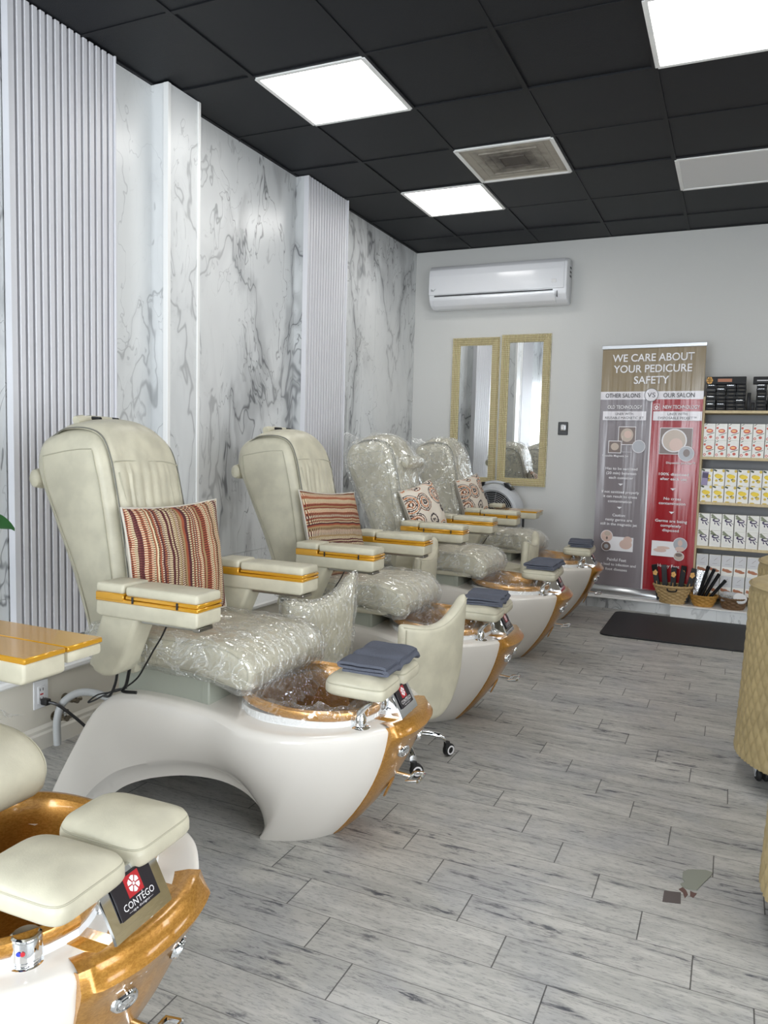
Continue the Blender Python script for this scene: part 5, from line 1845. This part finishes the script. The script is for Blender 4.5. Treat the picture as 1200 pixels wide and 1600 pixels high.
def put_product(kind, w, h, d, x, z, y, label, group, tilt=0.0, lean=0.0, name='product_box'):
    k = (kind, w, h, d)
    if k not in GOODS:
        bm, mats = product(kind, w, h, d)
        o = finish(name, bm, mats, None, 30, smooth=False)
        GOODS[k] = o
    else:
        o = GOODS[k].copy(); COL.objects.link(o)
    o.location = (x, y, z); o.rotation_euler = (lean, 0, tilt)
    return tag(o, label, 'product', group)
rnd = random.Random(11)
for kind, z0, nm in (('coral', 1.2472, 'white box with coral-red oval print'), ('lemon', .8972, 'white box with yellow lemon print'), ('lavender', .5482, 'white box with dark purple oval print')):
    for r in range(2):
        nm2 = nm + (', lower layer of its shelf' if r == 0 else ', upper layer of its shelf')
        for k in range(6):
            x = 2.616 + k * .0868 + rnd.uniform(-.001, .001)
            put_product(kind, .0825, .128, .05, x, z0 + r * .1285, 6.535 + r * .004 + rnd.uniform(-.004, .004), nm2, kind + ' product boxes, ' + ('lower' if r == 0 else 'upper') + ' layer', rnd.uniform(-.03, .03))
for r in range(2):
    for k in range(6):
        x = 2.618 + k * .0905
        put_product('foot', .085, .156, .04, x + .004 * r, .1702 + r * .1565, 6.545 + r * .003, 'pale packet with a brown sole picture, %s layer of the bottom shelf' % ('lower' if r == 0 else 'upper'), 'sole-picture packets, ' + ('lower' if r == 0 else 'upper') + ' layer', rnd.uniform(-.03, .03), 0, 'product_packet')
bm = NB(); box(bm, (-.022, -.002, 0), (.022, .002, .105), .001, 1); box(bm, (-.02, -.0026, .055), (.02, -.002, .095), 0, 1, 1)
text_bm(bm, 'lavender', .075, .010, Matrix.Translation((0.002, -.0028, .035)) @ Matrix.Rotation(R(90), 4, 'X') @ Matrix.Rotation(R(90), 4, 'Z'), 2) if False else None
o = finish('sachet', bm, ['p_lav', 'p_pur'], None, smooth=False); o.location = (2.600, 6.503, 1.03); o.rotation_euler = (0, R(4), 0)
o.location.z = 1.0262; tag(o, 'narrow lavender sachet leaning against the yellow lemon boxes', 'sachet')
# black packs on top of the bookcase
pk = {}
def black_pack(x, z, y, w, h, d, seed):
    key = (round(w, 3), round(h, 3), seed % 3)
    if key not in pk:
        bm = NB(); box(bm, (-w / 2, -d / 2, 0), (w / 2, d / 2, h), .003, 2)
        if seed % 3 != 2: box(bm, (-w * .25, -d / 2 - .0006, h * .42), (w * .25, -d / 2, h * .58), 0, 1, 1)
        else: box(bm, (-w * .42, -d / 2 - .0006, h * .70), (w * .30, -d / 2, h * .80), 0, 1, 2)
        pk[key] = finish('black_packet', bm, ['foil', 'dullprint', 'silverfoil'], None, smooth=False)
        o = pk[key]
    else:
        o = pk[key].copy(); COL.objects.link(o)
    o.location = (x, y, z); o.rotation_euler = (0, 0, rnd.uniform(-.05, .05))
    return tag(o, 'small flat black packet in the stacks on top of the bookcase', 'packet', 'black packets stacked on the bookcase')
z0 = 1.6052
for c_ in range(4):
    for k in range(7): black_pack(2.612 + c_ * .0695 + rnd.uniform(-.002, .002), z0 + k * .0285, 6.56 + rnd.uniform(-.006, .006), .067, .0278, .10, rnd.choice((0, 1, 0, 1, 2)))
for c_ in range(2):
    for k in range(7): black_pack(2.962 + c_ * .0745 + rnd.uniform(-.002, .002), z0 + k * .0285, 6.56 + rnd.uniform(-.006, .006), .067, .0278, .10, rnd.randrange(3))
for x, h_, rr in ((2.878, .135, .03), (2.907, .062, -.04), (2.905, .0, 0)):
    if h_ > 0:
        bm = NB(); box(bm, (-.012, -.035, 0), (.012, .035, h_), .003, 2)
        o = finish('black_packet', bm, 'foil', None); o.location = (x, 6.55, z0); o.rotation_euler = (0, 0, rr)
        tag(o, 'black packet standing on end between the black stacks, ' + ('the taller one' if h_ > .1 else 'the shorter one'), 'packet')
bm = NB(); box(bm, (-.14, -.035, 0), (.14, .035, .058), .003, 1)
box(bm, (-.06, -.0356, .018), (.04, -.035, .042), 0, 1, 1)
for k in range(6):
    ellipse_disc(bm, (-.118 + .013 * math.cos(k * PI / 3), -.0357, .03 + .016 * math.sin(k * PI / 3)), .011, .012, 1, 10, 2)
text_bm(bm, 'Bamboo Charcoal', .085, .012, Matrix.Translation((-.01, -.0362, .03)) @ Matrix.Rotation(R(90), 4, 'X'), 3) if False else None
o = finish('long_box', bm, ['foil', 'p_brown', 'goldprint', 'ink_white'], None, smooth=False); o.location = (2.712, 6.555, z0 + 7 * .0285 + .001); tag(o, 'long black box with gold flower print lying on the left black stacks', 'box')
bm = NB(); box(bm, (-.095, -.035, 0), (.095, .035, .055), .003, 1); box(bm, (-.07, -.0356, .022), (.07, -.035, .03), 0, 1, 1)
o = finish('long_box', bm, ['foil', 'p_grey'], None, smooth=False); o.location = (2.995, 6.55, z0 + 7 * .0285 + .001); tag(o, 'long black box with pale print lying on the right black stacks', 'box')

# ------------------------------------------------------------------ baskets and their contents
def basket(label, x, y, z, rx, ry, h, base, mat, nst, rows_, rimr, handles=False):
    t = thing('wicker_basket', label, 'basket', (x, y, z))
    bm = NB(); n = nst * 4; m = rows_ * 4
    R_ = []
    for k in range(m + 1):
        v = k / m; s = base + (1 - base) * v ** .85
        row = []
        for i in range(n):
            a = 2 * PI * i / n
            wv = math.sin(a * nst / 2 * 1.0 + PI * math.floor(v * rows_)) * abs(math.sin(PI * v * rows_)) ** .6
            rr = 1 + .05 * wv
            row.append(Vector((rx * s * rr * math.cos(a), ry * s * rr * math.sin(a), h * v)))
        R_.append(row)
    V, f = grid(bm, R_, closev=True, flip=True)
    cap(bm, V[0])
    inn = [[Vector((p.x * .955, p.y * .955, max(.006, p.z))) for p in r] for r in R_]
    V2, f2 = grid(bm, inn, closev=True)
    cap(bm, V2[0], 0, True)
    finish('woven_body', bm, mat, t, 70)
    rm = NB()
    for q in range(2):
        tube(rm, [(rx * (1 + .012 * math.sin(i * 1.05 + q * PI)) * math.cos(2 * PI * i / 96), ry * (1 + .012 * math.sin(i * 1.05 + q * PI)) * math.sin(2 * PI * i / 96), h + rimr * .6 * math.cos(i * 1.05 + q * PI)) for i in range(96)], rimr, 6, closed=True)
    finish('rim', rm, mat, t, 70)
    if handles:
        hm = NB()
        tube(hm, [(-.035, -ry - .003, h - .012), (-.025, -ry - .006, h - .03), (.025, -ry - .006, h - .03), (.035, -ry - .003, h - .012)], .006, 6, 4)
        finish('handle_hole', hm, 'black', t)
    return t
basket('tall straw-coloured wicker basket holding black packets, in front of the banner', 2.425, 6.378, .0945, .142, .09, .138, .62, 'wickerA', 24, 10, .007, True)
basket('low honey-coloured wicker basket holding black fan cases, middle of three', 2.650, 6.395, .0945, .104, .090, .085, .66, 'wickerB', 18, 6, .004)
basket('low dark brown wicker basket holding foil packets and a white lid', 2.862, 6.395, .0945, .103, .090, .085, .72, 'wickerC', 18, 6, .005)
def packet(loc, w, d, h, rx_, ry_, rz_, label, group, flower, name='black_packet'):
    bm = NB(); box(bm, (-w / 2, -d / 2, 0), (w / 2, d / 2, h), .002, 1)
    if flower:
        for k in range(5):
            a = k * 2 * PI / 5
            ellipse_disc(bm, (.010 * math.cos(a), -d / 2 - .0006, h * .80 + .013 * math.sin(a)), .009, .011, 1, 8, 1)
        box(bm, (-.002, -d / 2 - .0006, h * .25), (.002, -d / 2, h * .55), 0, 1, 1)
    o = finish(name, bm, ['foil', 'goldprint'], None, smooth=False)
    o.location = loc; o.rotation_euler = (rx_, ry_, rz_)
    return tag(o, label, 'packet', group)
k = 0
for i in range(5):
    for j in range(2):
        x = 2.425 + (i - 2) * .046; y = 6.362 + j * .038
        fl = (i + j) % 2 == 0
        packet((x, y, .115), .040, .014, .27 + .012 * math.sin(i * 2.3 + j), R(4 - 8 * (j == 0)) , R((i - 2) * 6), R(8 * math.sin(i * 3 + j)),
               'black packet %s standing in the tall straw basket' % ('with gold flower print' if fl else 'without a flower print'), 'black packets in the straw basket, ' + ('flowered' if fl else 'plain'), fl)
def fan_case(a, b, r, label):
    bm = NB(); a, b = Vector(a), Vector(b)
    M = rot_to(b - a, Vector((0, 0, 0))); L = (b - a).length
    lathe(bm, [(.001, 0), (r * .8, 0), (r, .006), (r, L - .02), (r * 1.08, L - .018), (r * 1.08, L - .004), (r * .9, L), (.001, L)], 14, M=M @ Matrix.Diagonal((1, .62, 1, 1)), caps=False)
    o = finish('fan_case', bm, 'foil', None, 30); o.location = a
    return tag(o, label, 'case')
fan_case((2.60, 6.435, .115), (2.672, 6.445, .40), .021, 'long black case standing leftmost and highest in the honey basket')
fan_case((2.612, 6.405, .115), (2.715, 6.415, .385), .02, 'long black case leaning second from the left in the honey basket')
fan_case((2.632, 6.375, .115), (2.752, 6.385, .355), .02, 'long black case leaning third from the left in the honey basket')
fan_case((2.655, 6.345, .115), (2.80, 6.35, .315), .02, 'long black case leaning lowest to the right in the honey basket')
def foil(loc, w, h, tilt, rz_, label, seed):
    bm = NB(); pts = []
    for side in (1, -1):
        pts = [[Vector((-w / 2 + w * i / 10, -h / 2 + h * j / 8, side * .006 * (1 - abs(-1 + 2 * i / 10) ** 3) * (1 - abs(-1 + 2 * j / 8) ** 3) + .004 * nz((i, j, seed), .5, seed))) for j in range(9)] for i in range(11)]
        grid(bm, pts, flip=(side < 0))
    bmesh.ops.remove_doubles(bm, verts=bm.verts, dist=.0003)
    o = finish('foil_packet', bm, 'silverfoil', None, 60); o.location = loc; o.rotation_euler = (tilt, 0, rz_)
    return tag(o, label, 'packet')
foil((2.82, 6.37, .185), .10, .09, R(35), R(10), 'shiny silver foil packet at the front of the brown basket', 1)
foil((2.835, 6.40, .200), .11, .09, R(20), R(-15), 'shiny silver foil packet behind another in the brown basket', 5)
foil((2.612, 6.442, .26), .075, .20, R(86), R(0), 'silver foil pouch standing at the back of the honey basket', 9)
bm = NB(); lathe(bm, [(.001, 0), (.046, 0), (.049, .004), (.049, .016), (.045, .020), (.001, .021)], 32, caps=False)
o = finish('round_lid', bm, 'panelwhite', None, 30); o.location = (2.905, 6.355, .178); o.rotation_euler = (R(40), R(6), 0)
tag(o, 'round white lid lying in the dark brown basket', 'lid')
# black floor mat
bm = NB()
pts = []
x0, x1, y0, y1, rr = 2.02, 3.45, 5.395, 6.245, .06
for cx_, cy_, a0 in ((x1 - rr, y1 - rr, 0), (x0 + rr, y1 - rr, 90), (x0 + rr, y0 + rr, 180), (x1 - rr, y0 + rr, 270)):
    for k in range(7): pts.append((cx_ + rr * math.cos(R(a0 + 15 * k)), cy_ + rr * math.sin(R(a0 + 15 * k))))
prism(bm, pts, 2, 0.0005, .012, .004, 1)
o = finish('floor_mat', bm, 'mat', None, 30); tag(o, 'large black rubber mat on the floor before the shelves', 'mat')

# ------------------------------------------------------------------ outlet, hoses, valves by the knee wall
def services(yo, who, full):
    if full:
        t = thing('wall_outlet', 'white wall outlet with a black plug, low behind the frontmost full chair', 'outlet', (KX, 2.205 + yo, .17))
        bm = NB(); box(bm, (0, -.036, 0), (.006, .036, .115), .002, 1); finish('plate', bm, 'whiteplastic', t)
        bm = NB(); box(bm, (.005, -.018, .022), (.009, .018, .092), .002, 1)
        for z in (.034, .072):
            for y in (-.007, .007): box(bm, (.0088, y - .0015, z), (.0096, y + .0015, z + .011), 0, 1, 1)
        finish('socket', bm, ['whiteplastic', 'darkslot'], t)
        bm = NB(); box(bm, (.0, -.008, .055), (.0095, .008, .061), 0, 1); finish('reset_button', bm, 'red', t)
        bm = NB()
        box(bm, (KX + .0095, 2.195 + yo, .185), (KX + .045, 2.222 + yo, .212), .006, 2)
        tube(bm, [(KX + .04, 2.21 + yo, .198), (KX + .075, 2.225 + yo, .188), (KX + .12, 2.26 + yo, .14), (KX + .16, 2.29 + yo, .09), (KX + .2, 2.31 + yo, .045), (KX + .28, 2.33 + yo, .012)], .0065, 8, 5)
        o = finish('power_cord', bm, 'black', None); tag(o, 'black plugged-in power cord running down behind the frontmost full chair', 'cord')
    bm = NB()
    tube(bm, [(.36, 2.235 + yo, .016), (.36, 2.235 + yo, .12), (.37, 2.255 + yo, .185), (.40, 2.30 + yo, .218), (.45, 2.345 + yo, .215), (.52, 2.38 + yo, .18), (.60, 2.39 + yo, .10), (.66, 2.39 + yo, .03), (.70, 2.39 + yo, .0165)], .0155, 12, 6)
    o = finish('drain_hose', bm, 'hose', None); tag(o, 'pale grey hose arching up by the knee wall behind the %s' % who, 'hose')
    for q, (y, z) in enumerate(((2.33, .175), (2.275, .115))):
        t = thing('shutoff_valve', ('upper' if q == 0 else 'lower') + ' metal shutoff valve on the knee wall behind the %s' % who, 'valve', (KX, y + yo, z))
        bm = NB(); cyl(bm, (0, 0, 0), (.05, 0, 0), .009, 14); cyl(bm, (.028, 0, 0), (.05, 0, 0), .014, 6); cyl(bm, (.05, 0, 0), (.075, 0, 0), .012, 14); cyl(bm, (.062, 0, 0), (.062, .03, -.002), .008, 12); cyl(bm, (.0, 0, 0), (.004, 0, 0), .02, 18)
        finish('body', bm, 'brass', t)
        bm = NB(); cyl(bm, (.062, 0, .008), (.062, 0, .024), .006, 10); cyl(bm, (.062, 0, .024), (.062, 0, .034), .016, 14, 0, .002)
        finish('handle', bm, 'chrome' if q else 'brass', t)
services(0, 'frontmost full chair', True)
services(SPC, 'second full chair', False)

# crumpled film on the near chair's seat
bm = NB(); rows_ = []
for i in range(22):
    r = []
    for j in range(22):
        u, v = i / 21, j / 21
        p = Vector((1.20 + .20 * u, .944 + .10 + .15 * v, .652 + .03 * math.sin(PI * u) * math.sin(PI * v)))
        p.z += .022 * abs(nz(p, 17, 2)) + .012 * nz(p, 46, 5) - .35 * max(0, (p.y - .944) - .215) 
        p.x += .012 * nz(p, 25, 8)
        r.append(p - Vector((1.30, 1.12, .652)))
    rows_.append(r)
grid(bm, rows_)
o = finish('plastic_film', bm, 'plastic', None, 80); o.location = (1.30, 1.12, .652)
tag(o, 'crumpled clear plastic film lying on the near left seat cushion', 'plastic film')

# potted plant on the knee wall cap: one leaf reaches into view
t = thing('potted_plant', 'leafy green houseplant with one leaf showing at the left edge', 'plant', (.15, 1.80, .325))
bm = NB(); lathe(bm, [(.001, 0), (.07, 0), (.085, .12), (.092, .125), (.092, .145), (.082, .145), (.078, .12), (.001, .118)], 28, caps=False); finish('pot', bm, 'whiteplastic', t)
for k, (dx_, dy_, hz, L) in enumerate(((.145, .30, .588, .13), (-.02, .10, .50, .12), (.10, -.08, .55, .13), (-.05, -.12, .42, .12), (.05, .02, .68, .12))):
    bm = NB()
    tip = Vector((dx_, dy_, hz)); base_ = tip * .62 + Vector((0, 0, .12)); base_ = Vector((dx_ * .55, dy_ * .62, hz + .01))
    tube(bm, [(0, 0, .11), (dx_ * .15, dy_ * .2, hz * .6), base_], .004, 6, 5)
    d = (tip - base_); d.normalize(); sd = d.cross(Vector((0, 0, 1))).normalized()
    sd = (sd * .45 + Vector((0, 0, .9)) * (1 if k == 0 else .3)).normalized()
    rows_ = []
    for i in range(13):
        v = i / 12; w_ = .034 * math.sin(PI * min(1, v * .97 + .03)) ** .75
        c_ = base_.lerp(tip, v) + Vector((0, 0, .02 * math.sin(PI * v) - .012 * v))
        rows_.append([c_ + sd * (w_ * s_) + Vector((0, 0, .012 * abs(s_))) for s_ in (-1, -.5, 0, .5, 1)])
    grid(bm, rows_)
    finish('leaf', bm, 'leaf', t, 80)

# worn places in the floor
def patch(name, polys, label):
    bm = NB()
    cx_ = sum(p[0] for p in polys[0][0]) / len(polys[0][0]); cy_ = sum(p[1] for p in polys[0][0]) / len(polys[0][0])
    for pl, mi, h_ in polys:
        prism(bm, [(p[0] - cx_, p[1] - cy_) for p in pl], 2, 0, h_, 0, 1, mi)
    o = finish(name, bm, ['scuff', 'scuffdark', 'dirt'], None, smooth=False); o.location = (cx_, cy_, .0004)
    return tag(o, label, 'floor damage')
patch('bare_patch', [([(2.696, 2.295), (2.741, 2.307), (2.744, 2.246), (2.696, 2.233)], 1, .0008)], 'small dark bare rectangle worn in the grey plank floor')
patch('torn_flap', [([(2.739, 2.425), (2.752, 2.446), (2.768, 2.455), (2.801, 2.469), (2.822, 2.464), (2.817, 2.438), (2.80, 2.392), (2.782, 2.339), (2.762, 2.333), (2.745, 2.336), (2.737, 2.353), (2.748, 2.37), (2.740, 2.385)], 0, .0022),
      ([(2.734, 2.321), (2.744, 2.338), (2.754, 2.325), (2.760, 2.305), (2.753, 2.281), (2.746, 2.309)], 2, .0012), ([(2.765, 2.328), (2.775, 2.322), (2.783, 2.322), (2.775, 2.294), (2.766, 2.30)], 2, .0012)], 'torn greenish-grey flap of floor covering beside the dark bare rectangle')
